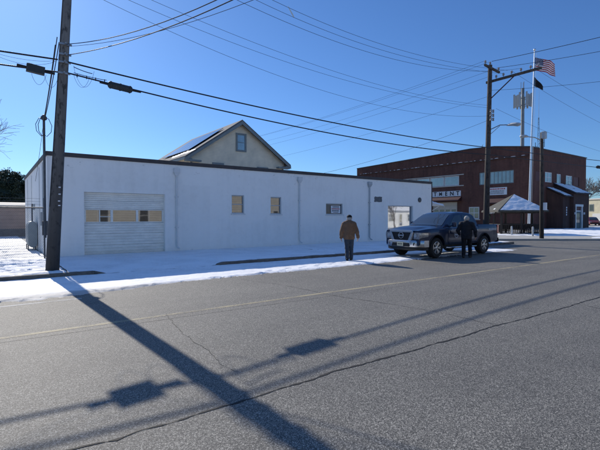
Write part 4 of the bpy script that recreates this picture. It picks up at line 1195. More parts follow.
def wheel(parent, x, y, r, wd, side, hub='alloy', spokes=6):
    wmat = M[hub]
    w_ = MB(); w_.lathe([(r*.62, -wd/2), (r*.9, -wd/2), (r*.985, -wd*.36), (r, -wd*.15), (r, wd*.15), (r*.985, wd*.36), (r*.9, wd/2), (r*.62, wd/2), (r*.60, wd*.3), (r*.60, -wd*.3)], (x, y, r), (0, side, 0), 36)
    wo = w_.build('wheel', M['tyre'], parent, smooth=40)
    h = MB()
    h.lathe([(r*.60, wd*.05), (r*.62, wd*.47), (r*.57, wd*.49), (r*.54, wd*.28), (r*.53, wd*.05)], (x, y, r), (0, side, 0), 30)
    for k in range(spokes):
        a = k*2*math.pi/spokes
        for da in (-.16, .16):
            h.bar((x+r*.12*math.cos(a), y+side*wd*.36, r+r*.12*math.sin(a)), (x+r*.57*math.cos(a+da), y+side*wd*.40, r+r*.57*math.sin(a+da)), r*.12, wd*.12)
    h.lathe([(r*.19, wd*.25), (r*.19, wd*.42), (r*.12, wd*.47), (.001, wd*.47)], (x, y, r), (0, side, 0), 18)
    h.build('rim', wmat, wo, smooth=40)
    h = MB(); h.lathe([(r*.55, wd*.0), (r*.55, wd*.1), (.01, wd*.1)], (x, y, r), (0, side, 0), 24); h.build('brake_disc', M['black_plastic'], wo)
    return wo

# pickup: local x forward, front axle at x=0, ground z=0
TX, TY = 14.72, 11.54
tr = thing('pickup_truck', 'dark blue crew cab pickup with chrome grille parked on the snowy shoulder', 'truck', (TX, TY, .015), R(180))
AX = (0.0, -3.55); AR = .54; WR = .42
def t_w(x):
    w_ = 1.0
    if x > .35: w_ -= .13*((x-.35)/.65)**2
    if x < -4.4: w_ -= .03*((-4.4-x)/.4)**2
    return w_
def t_zb(x):
    z = .50 + (.06*max(0, x-.5) if x > .5 else 0) + (.06*max(0, -4.2-x))
    for a in AX:
        if abs(x-a) < AR: z = max(z, .42+math.sqrt(max(0, AR*AR-(x-a)**2)))
    return z
def t_flare(x):
    f = 0
    for a in AX: f = max(f, .035*max(0, 1-(abs(x-a)/.78)**4))
    return f
def t_zs(x):
    if x > -.55: return 1.23 - .10*max(0, (x+.2)/1.2)**2
    if x > -3.08: return 1.25 + .05*(-.55-x)/2.5
    return 1.33
def t_side(x, z):
    """outer half-width of the body side at height z"""
    w_ = t_w(x); zs = t_zs(x); t = max(0, min(1, (z-.45)/(zs-.45)))
    return w_ + t_flare(x)*max(0, 1-abs(z-.85)/.5) - .06*(1-t)**2*1.0 - .055*max(0, t-.62)**1.5/.23 + .012*math.sin(t*9)
def t_prof(x):
    zb, zs, w_ = t_zb(x), t_zs(x), t_w(x)
    pts = [(0, zb), (.55, zb), (w_-.16, zb)]
    for f in (.0, .06, .2, .38, .5, .62, .75, .88, 1.0):
        z = zb + (zs-.03-zb)*f
        pts.append((t_side(x, z) - (.03 if f == 0 else 0), z))
    ws = t_side(x, zs-.03)
    if x > -3.10:
        up = .045 if x > -.5 else .02
        if x > .45: up *= max(.0, 1-(x-.45)/.55)
        dome = .05*max(0, min(1, (1.0-x)/.4)) if x > -.6 else .05
        pts += [(ws-.03, zs), (ws-.14, zs+up*.6), (ws-.30, zs+up*.75), (ws-.36, zs+up+dome*.4), (.35, zs+up+dome), (0, zs+up+dome)]
    elif x > -4.72:
        pts += [(ws-.015, zs+.015), (ws-.09, zs+.015), (ws-.10, zs-.03), (ws-.11, .86), (.4, .85), (0, .85)]
    else:
        pts += [(ws-.015, zs+.01), (ws-.09, zs+.01), (ws-.2, zs+.008), (ws-.4, zs+.008), (.35, zs+.008), (0, zs+.008)]
    return pts
stn = sorted(set(list(np.round(np.arange(-4.80, .981, .06), 3)) + [-3.099, -3.101, -4.719, -4.721, .93, .96, .985] + [a+s*AR for a in AX for s in (-.999, .999)] + [a+s*AR*.97 for a in AX for s in (-1, 1)]))
b = loft([(x, t_prof(x)) for x in stn])
b.build('body', M['navy_paint'], tr, smooth=28)
# cab
def c_roof(x):
    k = [(-.42,1.27),(-.60,1.36),(-1.0,1.625),(-1.32,1.80),(-1.5,1.865),(-1.9,1.905),(-2.4,1.905),(-2.75,1.875),(-2.95,1.80),(-3.08,1.55),(-3.13,1.30)]
    k = [(-a, z) for a, z in k]
    return float(np.interp(-x, [a for a, z in k], [z for a, z in k]))
def c_side(x, z): # half-width of cab side
    t = max(0, min(1, (z-1.25)/.65)); base = .935
    return base - .20*t - .03*t*t
def c_prof(x):
    zr = c_roof(x); pts = [(0, 1.2), (.5, 1.2), (.93, 1.2)]
    zt = zr-.05
    for f in (0, .25, .5, .75, 1):
        z = 1.22+(max(zt, 1.23)-1.22)*f; pts.append((c_side(x, z), z))
    ws = c_side(x, zt)
    pts += [(ws-.05, zr-.015), (ws-.14, zr+.004), (ws*.5, zr+.02), (0, zr+.025)]
    return pts
xs_ = list(np.arange(-.42, -3.131, -.045)) + [-3.13]
b = loft([(x, c_prof(x)) for x in xs_]); b.build('cab', M['navy_paint'], tr, smooth=35)
# glass
b = MB(); n = 14; X_ = np.linspace(-.50, -1.30, n); S_ = np.linspace(-1, 1, 17)
P = np.array([[[x+.012, s*(c_side(x, c_roof(x)-.05)-.085), c_roof(x)+.012+.024*(1-s*s)] for s in S_] for x in X_]); b.grid(P)
b.build('windshield', M['glass_car'], tr, smooth=180)
for s in (-1, 1):
    for poly in ([(-.93,1.31),(-1.06,1.42),(-1.45,1.70),(-1.60,1.755),(-1.96,1.775),(-1.96,1.30)], [(-2.08,1.30),(-2.08,1.775),(-2.62,1.765),(-2.82,1.70),(-2.93,1.50),(-2.95,1.31)]):
        b = MB(); b.add([(x, s*(c_side(x, z)+.007), z) for x, z in poly], [tuple(range(len(poly)))]); b.build('side_window', M['glass_car'], tr)
    # doors following the body side
    for x0, x1 in ((-.80, -2.005), (-2.02, -3.0)):
        b = MB(); X_ = np.linspace(x0, x1, 16); Zs = np.linspace(.56, 1.215, 12)
        P = np.array([[[x, s*(t_side(x, z)+.007), z] for z in Zs] for x in X_]); b.grid(P)
        d_ = b.build('door', M['navy_paint'], tr, smooth=180)
        sol = d_.modifiers.new('thick', 'SOLIDIFY'); sol.thickness = .02; sol.offset = 0
        hx0 = x1+.26; b = MB(); zH = 1.10
        b.bar((hx0, s*(t_side(hx0, zH)+.03), zH), (hx0-.22, s*(t_side(hx0-.22, zH)+.03), zH), .03, .035); b.build('handle', M['chrome'], d_, bevel=.008)
        b = MB(); b.tube([(x, s*(t_side(x, 1.222)+.006), 1.232) for x in np.linspace(x0, x1, 12)], .012, 6); b.build('trim_strip', M['chrome'], d_)
    b = MB(); b.box(-1.13, -.97, s*1.03-.12*(s < 0)+.0*(s > 0), s*1.03+.12*(s > 0), 1.27, 1.48); b.bar((-1.02, s*.90, 1.29), (-1.04, s*1.06, 1.33), .06, .05)
    b.build('mirror', M['navy_paint'], tr, bevel=.03, segs=3)
    b = MB(); b.tube([(-.72, s*.93, .40), (-.80, s*1.0, .39), (-2.85, s*1.0, .39), (-2.93, s*.93, .40)], .045, 10); b.build('step_rail', M['chrome'], tr, smooth=40)
    # headlamp wraps the front corner
    b = MB(); P = []
    for x, t in ((.965, 0), (.93, .3), (.86, .6), (.72, .85), (.56, 1)):
        zt, zb_ = 1.055-.02*t, .79+.09*t
        P.append([(x+.02, s*(t_side(x, z)*1.0+.012), z) for z in np.linspace(zb_, zt, 5)])
    # front-facing part of the lamp
    Pf = [[(.995-.002*k, s*yy, z) for z in np.linspace(.79, 1.055, 5)] for k, yy in enumerate((.60, .68, .76))]
    P = np.array(Pf + P); b.grid(P); hl = b.build('headlight', M['lamp_glass'], tr, smooth=60)
    b = MB(); b.lathe([(.075,0),(.08,.01),(.04,.012)], (1.0, s*.69, .93), (1,0,0), 16); b.build('lens', M['chrome'], hl)
    b = MB(); b.box(.985, 1.0, min(s*.60, s*.80), max(s*.60, s*.80), .765, .79); b.build('lamp_trim', M['black_plastic'], hl)
    b = MB(); b.prism([(1.092-.26*abs(q)**3.2+.004, s*q, zq) for q, zq in ((.60,.53),(.86,.54),(.84,.66),(.62,.65))], (-.03,0,0)); b.build('fog_light', M['black_plastic'], tr, bevel=.01)
    b = MB(); b.box(-4.83, -4.70, min(s*.90, s*.985), max(s*.90, s*.985), .93, 1.31); b.build('tail_light', M['tail_red'], tr, bevel=.012)
    # wheel-arch lips
    for a in AX:
        b = MB(); pts = [(a+AR*math.cos(t), s*(t_side(a+AR*math.cos(t), .45+AR*math.sin(t))+.004), .42+AR*math.sin(t)) for t in np.linspace(.1, math.pi-.1, 17)]
        b.tube(pts, .022, 6); b.build('arch_trim', M['black_plastic'], tr, smooth=50)
    for a in AX: wheel(tr, a, s*.86, WR, .29, s)
# wheel wells are dark inside: axle and underbody
b = MB(); b.box(-4.6, .7, -.6, .6, .36, .56); b.tube([(0,-.75,.42), (0,.75,.42)], .07, 8); b.tube([(-3.55,-.75,.42), (-3.55,.75,.42)], .09, 8); b.build('underbody', M['black_plastic'], tr)
# grille: chrome V frame around a dark mesh, round emblem
b = MB(); b.box(.965, 1.015, -.56, .56, .74, 1.10); gr = b.build('grille', M['black_plastic'], tr, bevel=.02)
b = MB()
b.prism([(1.0,-.62,1.06), (1.0,.62,1.06), (1.0,.58,1.15), (1.0,-.58,1.15)], (.06,0,0))
for s in (-1, 1):
    b.prism([(1.0,s*.62,1.06), (1.0,s*.50,1.06), (1.0,s*.36,.76), (1.0,s*.30,.70), (1.0,s*.47,.70)], (.055,0,0))
    b.prism([(1.003,s*.62,1.06), (1.003,s*.585,1.06), (1.003,s*.52,.76), (1.003,s*.55,.76)], (.04,0,0))
b.build('grille_frame', M['chrome'], gr, bevel=.012)
b = MB()
for z in (.82, .88, .94, 1.0): b.box(1.016, 1.026, -.48+.12*(1-(z-.74)/.36), .48-.12*(1-(z-.74)/.36), z, z+.02)
b.build('grille_bars', M['black_plastic'], gr)
b = MB(); b.tube([(1.045, .12*math.cos(a), .93+.12*math.sin(a)) for a in np.linspace(0, 6.283, 25)], .016, 6); b.box(1.03, 1.058, -.15, .15, .905, .955); b.build('emblem', M['chrome'], gr)
# front bumper swept round the nose
def bumper(name, zs_, mat, x0, bow, halfw, thick, parent=tr, back=.55):
    Y_ = np.linspace(-1, 1, 25); P = []
    for s in Y_:
        y = s*halfw; x = x0 - bow*abs(s)**3.2
        P.append([(x-thick, y, zs_[0]), (x-.02, y, zs_[0]), (x, y, zs_[0]+.04), (x, y, zs_[1]-.04), (x-.02, y, zs_[1]), (x-thick, y, zs_[1])])
    P = np.array(P); b = MB(); b.grid(P)
    b.f.append([i for i in range(6)]); b.m.append(0); b.f.append([24*6+i for i in range(6)][::-1]); b.m.append(0)
    return b.build(name, mat, parent, smooth=30)
bumper('front_bumper', (.47, .735), M['chrome'], 1.09, .26, 1.0, .30)
bumper('lower_valance', (.33, .478), M['black_plastic'], 1.03, .26, .94, .3)
b = MB(); b.prism([(1.098, -.47, .48), (1.098, .47, .48), (1.098, .42, .635), (1.098, -.42, .635)], (-.02, 0, 0)); b.build('bumper_opening', M['black_plastic'], tr, bevel=.01)
b = MB(); b.box(1.101, 1.115, -.155, .155, .50, .655); lp = b.build('licence_plate', M['plate'], tr)
b = MB()
for k in range(6): b.box(1.1155, 1.1175, -.115+k*.04, -.092+k*.04, .545, .61)
b.build('plate_marks', M['letter_dark'], lp)
b = MB(); P = []
for s in np.linspace(-1, 1, 13):
    y = s*.97; x = -4.90+.06*abs(s)**3
    P.append([(x+.2, y, .50), (x, y, .52), (x, y, .70), (x+.2, y, .72)])
b.grid(np.array(P)); b.build('rear_bumper', M['chrome'], tr, smooth=30)
# door crest and bed lettering on both sides
for s in (-1, 1):
    dcl = MB(); cx, cz = -1.35, .93
    yy = s*(t_side(cx, cz)+.025)
    for k in range(22):
        a0, a1 = k*2*math.pi/22, (k+1)*2*math.pi/22
        dcl.quad((cx+.11*math.cos(a0), yy, cz+.11*math.sin(a0)), (cx+.11*math.cos(a1), yy, cz+.11*math.sin(a1)), (cx+.15*math.cos(a1), yy, cz+.15*math.sin(a1)), (cx+.15*math.cos(a0), yy, cz+.15*math.sin(a0)))
    dcl.quad((cx-.115, yy-.001*s, cz-.035), (cx+.115, yy-.001*s, cz-.035), (cx+.115, yy-.001*s, cz+.035), (cx-.115, yy-.001*s, cz+.035))
    for k in range(7):
        x = -1.02+k*.075; x = cx+.30-k*.085
        dcl.quad((x-.028, yy, cz+.19), (x+.028, yy, cz+.19), (x+.028, yy, cz+.25), (x-.028, yy, cz+.25))
    dcl.build('door_emblem', M['decal'], tr, fix=False)
    dcl = MB()
    for k in range(5):
        x = -3.95-k*.13; z = 1.12; dcl.quad((x-.045, s*(t_side(x, z)+.012), z-.05), (x+.045, s*(t_side(x, z)+.012), z-.05), (x+.055, s*(t_side(x, z+.05)+.012), z+.04), (x-.035, s*(t_side(x, z+.05)+.012), z+.04))
    dcl.build('bed_lettering', M['decal'], tr, fix=False)
b = MB(); b.tube([(-.35,.72,1.27), (-.40,.80,1.9)], [.008,.004], 5); b.build('aerial', M['black_plastic'], tr)
for s in (-.45, .45):
    b = MB(); b.tube([(-.5, s+.25, 1.315), (-.62, s-.3, 1.40)], .012, 5); b.build('wiper', M['black_plastic'], tr)

def suv(x, y, rz, paint, label, group):
    t = thing('parked_car', label, 'car', (x, y, .02), rz, group)
    ax = (0, -2.75); ar = .42
    def zb(x_):
        z = .30
        for a in ax:
            if abs(x_-a) < ar: z = max(z, .35+math.sqrt(max(0, ar*ar-(x_-a)**2)))
        return z
    def wd(x_): return .92-.16*max(0, (x_-.3)/.6)**2-.08*max(0, (-3.2-x_)/.5)**2
    def zs(x_): return float(np.interp(x_, [-3.65,-3.3,-.9,.5,.9], [1.0,1.06,1.02,.93,.80]))
    rows = []
    for x_ in sorted(set(list(np.arange(-3.65, .91, .08)) + [a+s*ar*.99 for a in ax for s in (-1, 1)])):
        w_, z0, z1 = wd(x_), zb(x_), zs(x_)
        rows.append((x_, [(0,z0), (w_-.12,z0), (w_-.03,z0), (w_,z0+(z1-z0)*.3), (w_,z0+(z1-z0)*.6), (w_-.03,z1-.04), (w_-.10,z1), (.3,z1+.03), (0,z1+.035)]))
    loft(rows).build('body', M[paint], t, smooth=40)
    rf = lambda x_: float(np.interp(x_, [-3.55,-3.3,-3.0,-2.2,-1.4,-.9,-.25], [1.02,1.42,1.62,1.70,1.67,1.50,1.02]))
    rows = []
    for x_ in np.arange(-3.55, -.24, .1):
        z = rf(x_); k = max(0, (z-1.0)/.7); w0 = .86; w1 = .86-.22*k
        rows.append((x_, [(0,.98), (.8,.98), (w0,.99), ((w0+w1)/2,(z+.95)/2), (w1,z-.05), (w1-.08,z), (.3,z+.02), (0,z+.025)]))
    loft(rows).build('cab', M[paint], t, smooth=40)
    for s in (-1, 1):
        for poly in ([(-.75,1.05),(-1.15,1.50),(-1.75,1.58),(-1.75,1.05)], [(-1.85,1.05),(-1.85,1.58),(-2.7,1.56),(-3.0,1.40),(-3.1,1.08)]):
            b = MB(); b.add([(px_, s*(.865-.22*max(0, (pz-1.0)/.7)+.004), pz) for px_, pz in poly], [tuple(range(len(poly)))]); b.build('side_window', M['glass_car'], t)
        b = MB(); b.box(.62, .86, min(s*.55, s*.80), max(s*.55, s*.80), .66, .80); b.build('headlight', M['lamp_glass'], t, bevel=.02)
        b = MB(); b.box(-3.68, -3.5, min(s*.65, s*.84), max(s*.65, s*.84), .75, .98); b.build('tail_light', M['tail_red'], t, bevel=.02)
        for a in ax: wheel(t, a, s*.80, .34, .22, s, spokes=5)
    b = MB(); b.grid(np.array([[[x_+.01, s*(.86-.22*max(0,(rf(x_)-1.0)/.7)-.10), rf(x_)+.03] for s in np.linspace(-1,1,7)] for x_ in np.linspace(-.35,-1.3,8)])); b.build('windshield', M['glass_car'], t, smooth=180)
    b = MB(); b.grid(np.array([[[x_-.012, s*(.86-.22*max(0,(rf(x_)-1.0)/.7)-.12), rf(x_)+.02] for s in np.linspace(-1,1,7)] for x_ in np.linspace(-3.54,-3.15,6)])); b.build('rear_window', M['glass_car'], t, smooth=180)
    b = MB(); b.box(.80, .93, -.72, .72, .36, .58); b.build('front_bumper', M['black_plastic'], t, bevel=.03)
    b = MB(); b.box(-3.75, -3.6, -.75, .75, .36, .62); b.build('rear_bumper', M['black_plastic'], t, bevel=.03)
GC = 'cars parked beyond the fire hall'
suv(91.6, 31.0, R(-150), 'red_paint', 'dark red parked car half hidden by the brick corner', GC)
suv(91.0, 26.7, R(-140), 'silver_paint', 'silver parked car right of the dark red one, at the photo edge', GC)

# ------------------------------------------------------------------ utility poles
def pole_thing(name, label, base, top, r0, r1, mat, group=None):
    t = thing(name, label, 'pole', base, 0, group)
    b = MB(); n = 14; pts = [Vector(base).lerp(Vector(top), i/n) for i in range(n+1)]
    pts[0] = pts[0] - Vector((0,0,.15))
    b.tube(pts, [r0+(r1-r0)*i/n for i in range(n+1)], 18); b.build('shaft', M[mat], t, world=True, smooth=50)
    return t
P1b, P1t = Vector((1.41,14.2,.0)), Vector((2.13,14.2,12.6))
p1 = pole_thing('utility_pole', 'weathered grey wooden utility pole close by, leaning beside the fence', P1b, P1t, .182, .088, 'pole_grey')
def on1(z): return P1b.lerp(P1t, z/12.6)
b = MB(); c = on1(10.1); b.box(c.x-.17, c.x-.05, 11.9, 16.2, 10.02, 10.16); b.build('crossarm', M['pole_grey'], p1, world=True)
for y in (12.0, 12.9, 13.7, 15.2, 16.1):
    b = MB(); b.lathe([(.03,0),(.06,.05),(.06,.12),(.03,.18)], (c.x-.11, y, 10.16), (0,0,1), 8); b.build('insulator', M['porcelain'], p1, world=True)
for z, a in ((2.35, .3), (2.15, .2), (2.02, .45), (2.55, .1)):
    b = MB(); q = on1(z); b.box(q.x+.02+.05*a, q.x+.075+.05*a, q.y-.215, q.y-.188, z, z+.03); b.build('pole_tag', M['sign_white'], p1, world=True)
for z in (6.22, 5.9, 6.75, 6.45):
    b = MB(); q = on1(z); b.bar((q.x-.15, q.y-.165, z), (q.x+.17, q.y-.165, z), .05, .05); b.tube([(q.x, q.y-.3, z), (q.x, q.y+.1, z)], .025, 6); b.build('clamp', M['galv'], p1, world=True)
b = MB(); q0, q1 = on1(2.0), on1(8.5); b.tube([q0+Vector((-.165,-.08,0)), q1+Vector((-.115,-.07,0))], .010, 6); b.build('ground_wire', M['black_rubber'], p1, world=True)

P2b, P2t = Vector((24.75,14.2,0)), Vector((25.28,14.3,11.2))
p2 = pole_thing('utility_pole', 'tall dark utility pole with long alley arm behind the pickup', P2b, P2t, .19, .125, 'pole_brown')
b = MB(); b.bar((25.2,14.5,10.15), (25.2,11.2,10.15), .10, .14); b.build('alley_arm', M['pole_brown'], p2, world=True)
b = MB(); b.bar((25.15,14.2,9.05), (25.2,12.75,10.1), .05, .05); b.build('brace', M['maroon'], p2, world=True)
b = MB(); b.bar((24.35,14.12,10.98), (26.05,14.12,10.86), .10, .12); b.build('crossarm', M['pole_brown'], p2, world=True)
for x, y, z in ((24.42,14.12,11.03), (25.95,14.12,10.92), (25.28,14.3,11.18), (25.2,11.35,10.22), (25.2,11.8,10.22), (25.2,12.35,10.22), (25.2,12.9,10.22), (25.2,13.4,10.22), (25.2,13.85,10.22)):
    b = MB(); b.tube([(x,y,z), (x,y,z+.1)], .018, 6); b.lathe([(.03,.08),(.075,.11),(.05,.15),(.07,.19),(.03,.24)], (x,y,z), (0,0,1), 10); b.build('insulator', M['porcelain'], p2, world=True, smooth=50)
for z in (7.75, 8.0, 8.25):
    b = MB(); b.lathe([(.03,-.1),(.07,-.07),(.045,0),(.07,.07),(.03,.1)], (25.12,13.98,z), (0,0,1), 10); b.lathe([(.03,-.1),(.07,-.07),(.045,0),(.07,.07),(.03,.1)], (24.92,14.02,z), (0,0,1), 10); b.build('spool', M['porcelain'], p2, world=True, smooth=50)
b = MB(); b.tube([(25.08,14.1,7.15), (25.02,13.5,7.3), (24.98,13.0,7.22)], .03, 8); b.tube([(25.05,14.1,6.85), (25.02,13.5,7.25)], .015, 6); b.build('lamp_arm', M['galv'], p2, world=True)
def cobra(parent, p, d):
    p = Vector(p); d = Vector(d).normalized(); s = Vector((-d.y, d.x, 0)); b = MB()
    rows = []
    for t, wd, h0, h1 in ((0,.05,.03,-.03),(.12,.09,.06,-.05),(.35,.17,.09,-.07),(.6,.19,.08,-.13),(.78,.15,.05,-.10),(.85,.04,.0,-.05)):
        c = p+d*t; rows.append([c+s*wd, c+s*wd*.6+Vector((0,0,h0)), c-s*wd*.6+Vector((0,0,h0)), c-s*wd, c-s*wd*.6+Vector((0,0,h1)), c+s*wd*.6+Vector((0,0,h1))])
    vs = [q for r in rows for q in r]; fs = []
    for i in range(len(rows)-1):
        for k in range(6): fs.append((i*6+k, i*6+(k+1) % 6, (i+1)*6+(k+1) % 6, (i+1)*6+k))
    fs += [tuple(range(6)), tuple(range(30, 36))]
    b.add(vs, fs); return b.build('lamp_head', M['lamp_grey'], parent, world=True, smooth=60)
cobra(p2, (24.98,13.05,7.2), (-.05,-1,-.05))

P3b, P3t = Vector((32.7,14.4,.05)), Vector((32.32,14.3,7.85))
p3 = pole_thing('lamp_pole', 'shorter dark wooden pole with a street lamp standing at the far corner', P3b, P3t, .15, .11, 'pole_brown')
b = MB(); b.tube([(32.35,14.3,7.25), (31.6,14.45,7.42), (30.9,14.6,7.42)], .035, 8); b.build('lamp_arm', M['galv'], p3, world=True)
cobra(p3, (30.95,14.6,7.42), (-1,.15,0))
b = MB(); b.box(32.0, 32.35, 13.95, 14.2, 7.35, 7.85); b.build('junction_box', M['lamp_grey'], p3, world=True, bevel=.02)
b = MB(); b.box(32.5, 32.72, 14.05, 14.24, 2.2, 2.75); b.build('pole_sign', M['sign_white'], p3, world=True)

# ------------------------------------------------------------------ wires
def cable(name, label, fn, r, mat='black_rubber', n=40, cat='cable', group=None, sides=5):
    b = MB(); b.tube([fn(t) for t in np.linspace(0, 1, n)], r, sides)
    o = b.build(name, M[mat], None, smooth=60, fix=False)
    return tag(o, label, cat, group)
def span(p, q, sag, bias=0):
    p, q = Vector(p), Vector(q)
    return lambda t: p.lerp(q, t) - Vector((0, 0, sag*4*t*(1-t)))
def interp(pts):
    xs_, = [np.array([p[0] for p in pts])]; 
    A = np.polyfit([p[0] for p in pts], [p[2] for p in pts], min(3, len(pts)-1))
    return lambda t: Vector((pts[0][0]+(pts[-1][0]-pts[0][0])*t, pts[0][1]+(pts[-1][1]-pts[0][1])*t, float(np.polyval(A, pts[0][0]+(pts[-1][0]-pts[0][0])*t))))
# thick telephone bundles
cable('telephone_cable', 'upper thick black cable sagging from the near pole to the tall pole', span((1.85,14.02,6.24), (24.95,14.03,5.98), .30), .025)
cable('telephone_cable', 'lower thick black cable carrying the right-hand splice case', span((1.85,14.02,5.92), (24.9,14.03,5.55), .42), .024)
cable('telephone_cable', 'upper thick black cable running left from the near pole out of view', span((1.6,14.02,6.26), (-34,14.05,6.3), .5), .025)
cable('telephone_cable', 'lower thick black cable left of the near pole, with the splice case', span((1.6,14.02,5.90), (-34,14.05,5.95), .5), .023)
cable('telephone_cable', 'upper black cable running right from the tall pole over the corner', span((25.0,14.03,5.98), (62,14.2,7.6), .15), .025)
cable('telephone_cable', 'lower black cable running right from the tall pole past the lamp pole', span((25.0,14.03,5.55), (62,14.2,6.7), .1), .024)
# lashing loops along the cables near the pole
def closure(x0, x1, y, z0, z1, label, r=.105, boxy=False):
    t = thing('splice_case', label, 'splice case', ((x0+x1)/2, y, (z0+z1)/2), 0)
    b = MB(); d = Vector((x1-x0, 0, z1-z0)); L = d.length
    if boxy: b.bar((x0,y,z0), (x1,y,z1), .16, .215); b.bar((x0+.05,y,z0+.114), (x1-.05,y,z1+.114), .10, .014)
    else: b.lathe([(.03,0),(r*.8,.03),(r,.06),(r,L-.06),(r*.8,L-.03),(.03,L)], (x0,y,z0), d, 10)
    for f in (() if boxy else (.12, .5, .88)): b.lathe([(r+.012, L*f-.02), (r+.012, L*f+.02)], (x0,y,z0), d, 10)
    b.build('case', M['closure'], t, world=True, smooth=40, bevel=.015 if boxy else 0)
    b = MB(); b.tube([(x0-.22,y,z0+.02), (x0+.02,y,z0)], .035, 6); b.tube([(x1-.02,y,z1), (x1+.25,y,z1-.01)], .035, 6); b.build('cable_end', M['black_rubber'], t, world=True)
    return t
closure(.83, 1.27, 14.02, 5.88, 5.84, 'boxy dark splice case on the cable just left of the near pole', .125, True)
closure(2.93, 3.68, 14.02, 5.80, 5.74, 'long black splice case on the cable just right of the near pole', .105)
closure(42.2, 43.2, 14.1, 6.02, 6.05, 'black splice case on the cable at the far right edge', .13)
# drip loops near pole 1
lp_ = thing('drip_loop', 'thin black wire loops hanging around the clamps of the near pole', 'cable', (1.75, 14.0, 5.9))
def loop(x0, x1, y, z0, z1, d, r=.0042):
    b = MB(); b.tube([(x0+(x1-x0)*t, y, z0+(z1-z0)*t - d*math.sin(math.pi*t)**.7) for t in np.linspace(0, 1, 16)], r, 5)
    b.build('loop', M['black_rubber'], lp_, world=True, fix=False)
for q in ((2.0,2.55,13.98,6.15,6.1,.55), (2.0,2.42,14.0,5.92,5.9,.35), (.95,1.3,13.98,5.72,5.75,.30), (1.25,1.62,13.98,5.78,5.85,.40), (-.6,1.5,13.99,6.3,6.2,.18), (-.3,1.55,13.97,6.28,6.2,.3), (2.0,2.5,13.98,6.12,6.02,.02,.012), (2.0,2.9,13.98,5.95,5.9,.02,.010)): loop(*q)
for x in np.arange(2.1, 2.9, .25):
    z = 5.90-.03*(x-2.0); b = MB(); b.tube([(x,14.02,z-.05), (x,14.02,z+.05)], .014, 5); b.build('cable_clip', M['black_rubber'], lp_, world=True)
# street drops from the near pole across the road
def drop(x0, z0, k, a, c):
    return lambda t: Vector((x0+k*20*t, 14.05-20*t, z0+a*20*t+c*400*t*t))
GD = 'service drops crossing the street overhead'
cable('service_wire', 'upper wire swooping from the near pole up over the street', drop(1.82, 6.76, .372, -.206, .0233), .011, group=GD)
cable('service_wire', 'lowest wire swooping from the near pole up over the street', drop(1.84, 6.45, .36, -.150, .0172), .012, group=GD)
cable('service_wire', 'thinner middle wire swooping from the near pole up over the street', drop(1.84, 6.70, .43, -.190, .0200), .006, group=GD)
# service drop to the mast of the white building
for dx, dz in ((0,0), (.05,-.07), (-.05,-.12)):
    lbs = {0: 'uppermost', .05: 'middle', -.05: 'lowest'}[dx]
    cable('service_wire', lbs+' of three twisted wires dropping from the near pole to the corner mast', span((1.62+dx,14.3,7.0+dz*2), (1.66+dx*.3,18.75,5.42+dz*.3), .12), .014, group='service drop to the corner mast')
cable('service_wire', 'slack wire from the corner mast down to the side wall', span((1.66,18.9,5.4), (1.70,23.5,3.4), .1), .008)
# thin power wires between near pole and tall pole
GP = 'thin power wires between the two main poles'
cable('power_wire', 'lowest thin wire high over the white building between the poles', interp([(1.8,14.2,8.72),(2.78,14.2,8.39),(4.96,14.2,7.98),(8.5,14.2,7.46),(14.1,14.2,7.06),(20,14.2,7.27),(24.9,14.0,7.95)]), .006, group=GP)
cable('power_wire', 'second lowest thin wire high over the white building between the poles', interp([(1.8,14.2,8.95),(8.5,14.2,8.1),(13.7,14.2,7.78),(20,14.2,8.05),(24.9,14.0,8.4)]), .006, group=GP)
cable('power_wire', 'middle thin wire high over the white building between the poles', interp([(1.8,14.2,9.25),(8.5,14.2,8.42),(13.7,14.2,7.98),(20,14.2,8.2),(24.9,14.0,8.55)]), .006, group=GP)
cable('power_wire', 'topmost but two of the wires ending on the alley arm', interp([(1.9,12.9,9.95),(7,12.6,8.97),(11.5,12.5,8.65),(17.6,12.5,8.93),(21.4,12.5,9.51),(25.2,12.35,10.45)]), .007, group=GP)
for y, z, lb in ((13.4, 0, 'second topmost of the wires ending on the alley arm'), (13.15, .12, 'topmost wire ending on the alley arm of the tall pole')):
    cable('power_wire', lb, interp([(1.9,y,10.75+z),(8.8,y,9.50+z),(13,y,9.33+z),(17.6,y,9.50+z),(20.4,y,9.77+z),(25.2,y,10.42+z)]), .007, group=GP)
# side street line, away over the house and toward the near side
GS = 'side street wires through the tall pole'
for x, z0, z1, sg_, lb in ((24.42, 11.25, 11.7, .5, 'leftmost wire from the small crossarm running back over the house'), (25.95, 11.15, 11.3, .5, 'right wire from the small crossarm running back over the house'),
                      (25.2, 10.5, 10.6, .55, 'lower wire running back from the tall pole over the house'), (25.1, 9.25, 8.9, .6, 'lowest wire running back from the tall pole over the house')):
    cable('power_wire', lb, span((x,14.1,z0), (x-.6,62,z1), sg_*1.6), .007, group=GS)
for x, z0, z1, sg_, r_, lb in ((25.3, 11.42, 11.2, .35, .016, 'top wire rising to the right from the tall pole over the street'), (25.95, 11.15, 10.4, .5, .013, 'second wire rising right from the tall pole over the street'), (25.2, 9.6, 8.3, .6, .009, 'low wire rising right from the tall pole over the street')):
    cable('power_wire', lb, span((x,14.2,z0), (x+1.4,-6,z1), sg_), r_, group=GS)
cable('power_wire', 'spare top wire running back from the pole tip over the house', span((25.28,14.3,11.42), (24.7,62,11.9), .75), .007, group=GS)
GR = 'street wires going right from the alley arm'
for y, z0, z1, lb in ((11.8, 10.45, 9.6, 'uppermost street wire descending right past the striped flag'), (12.9, 10.45, 8.6, 'middle street wire descending right past the flagpole'), (13.85, 8.4, 7.3, 'lowest thin street wire descending right from the tall pole')):
    cable('power_wire', lb, span((25.2,y,z0), (62,y-.2,z1+.6), .9), .007, group=GR)
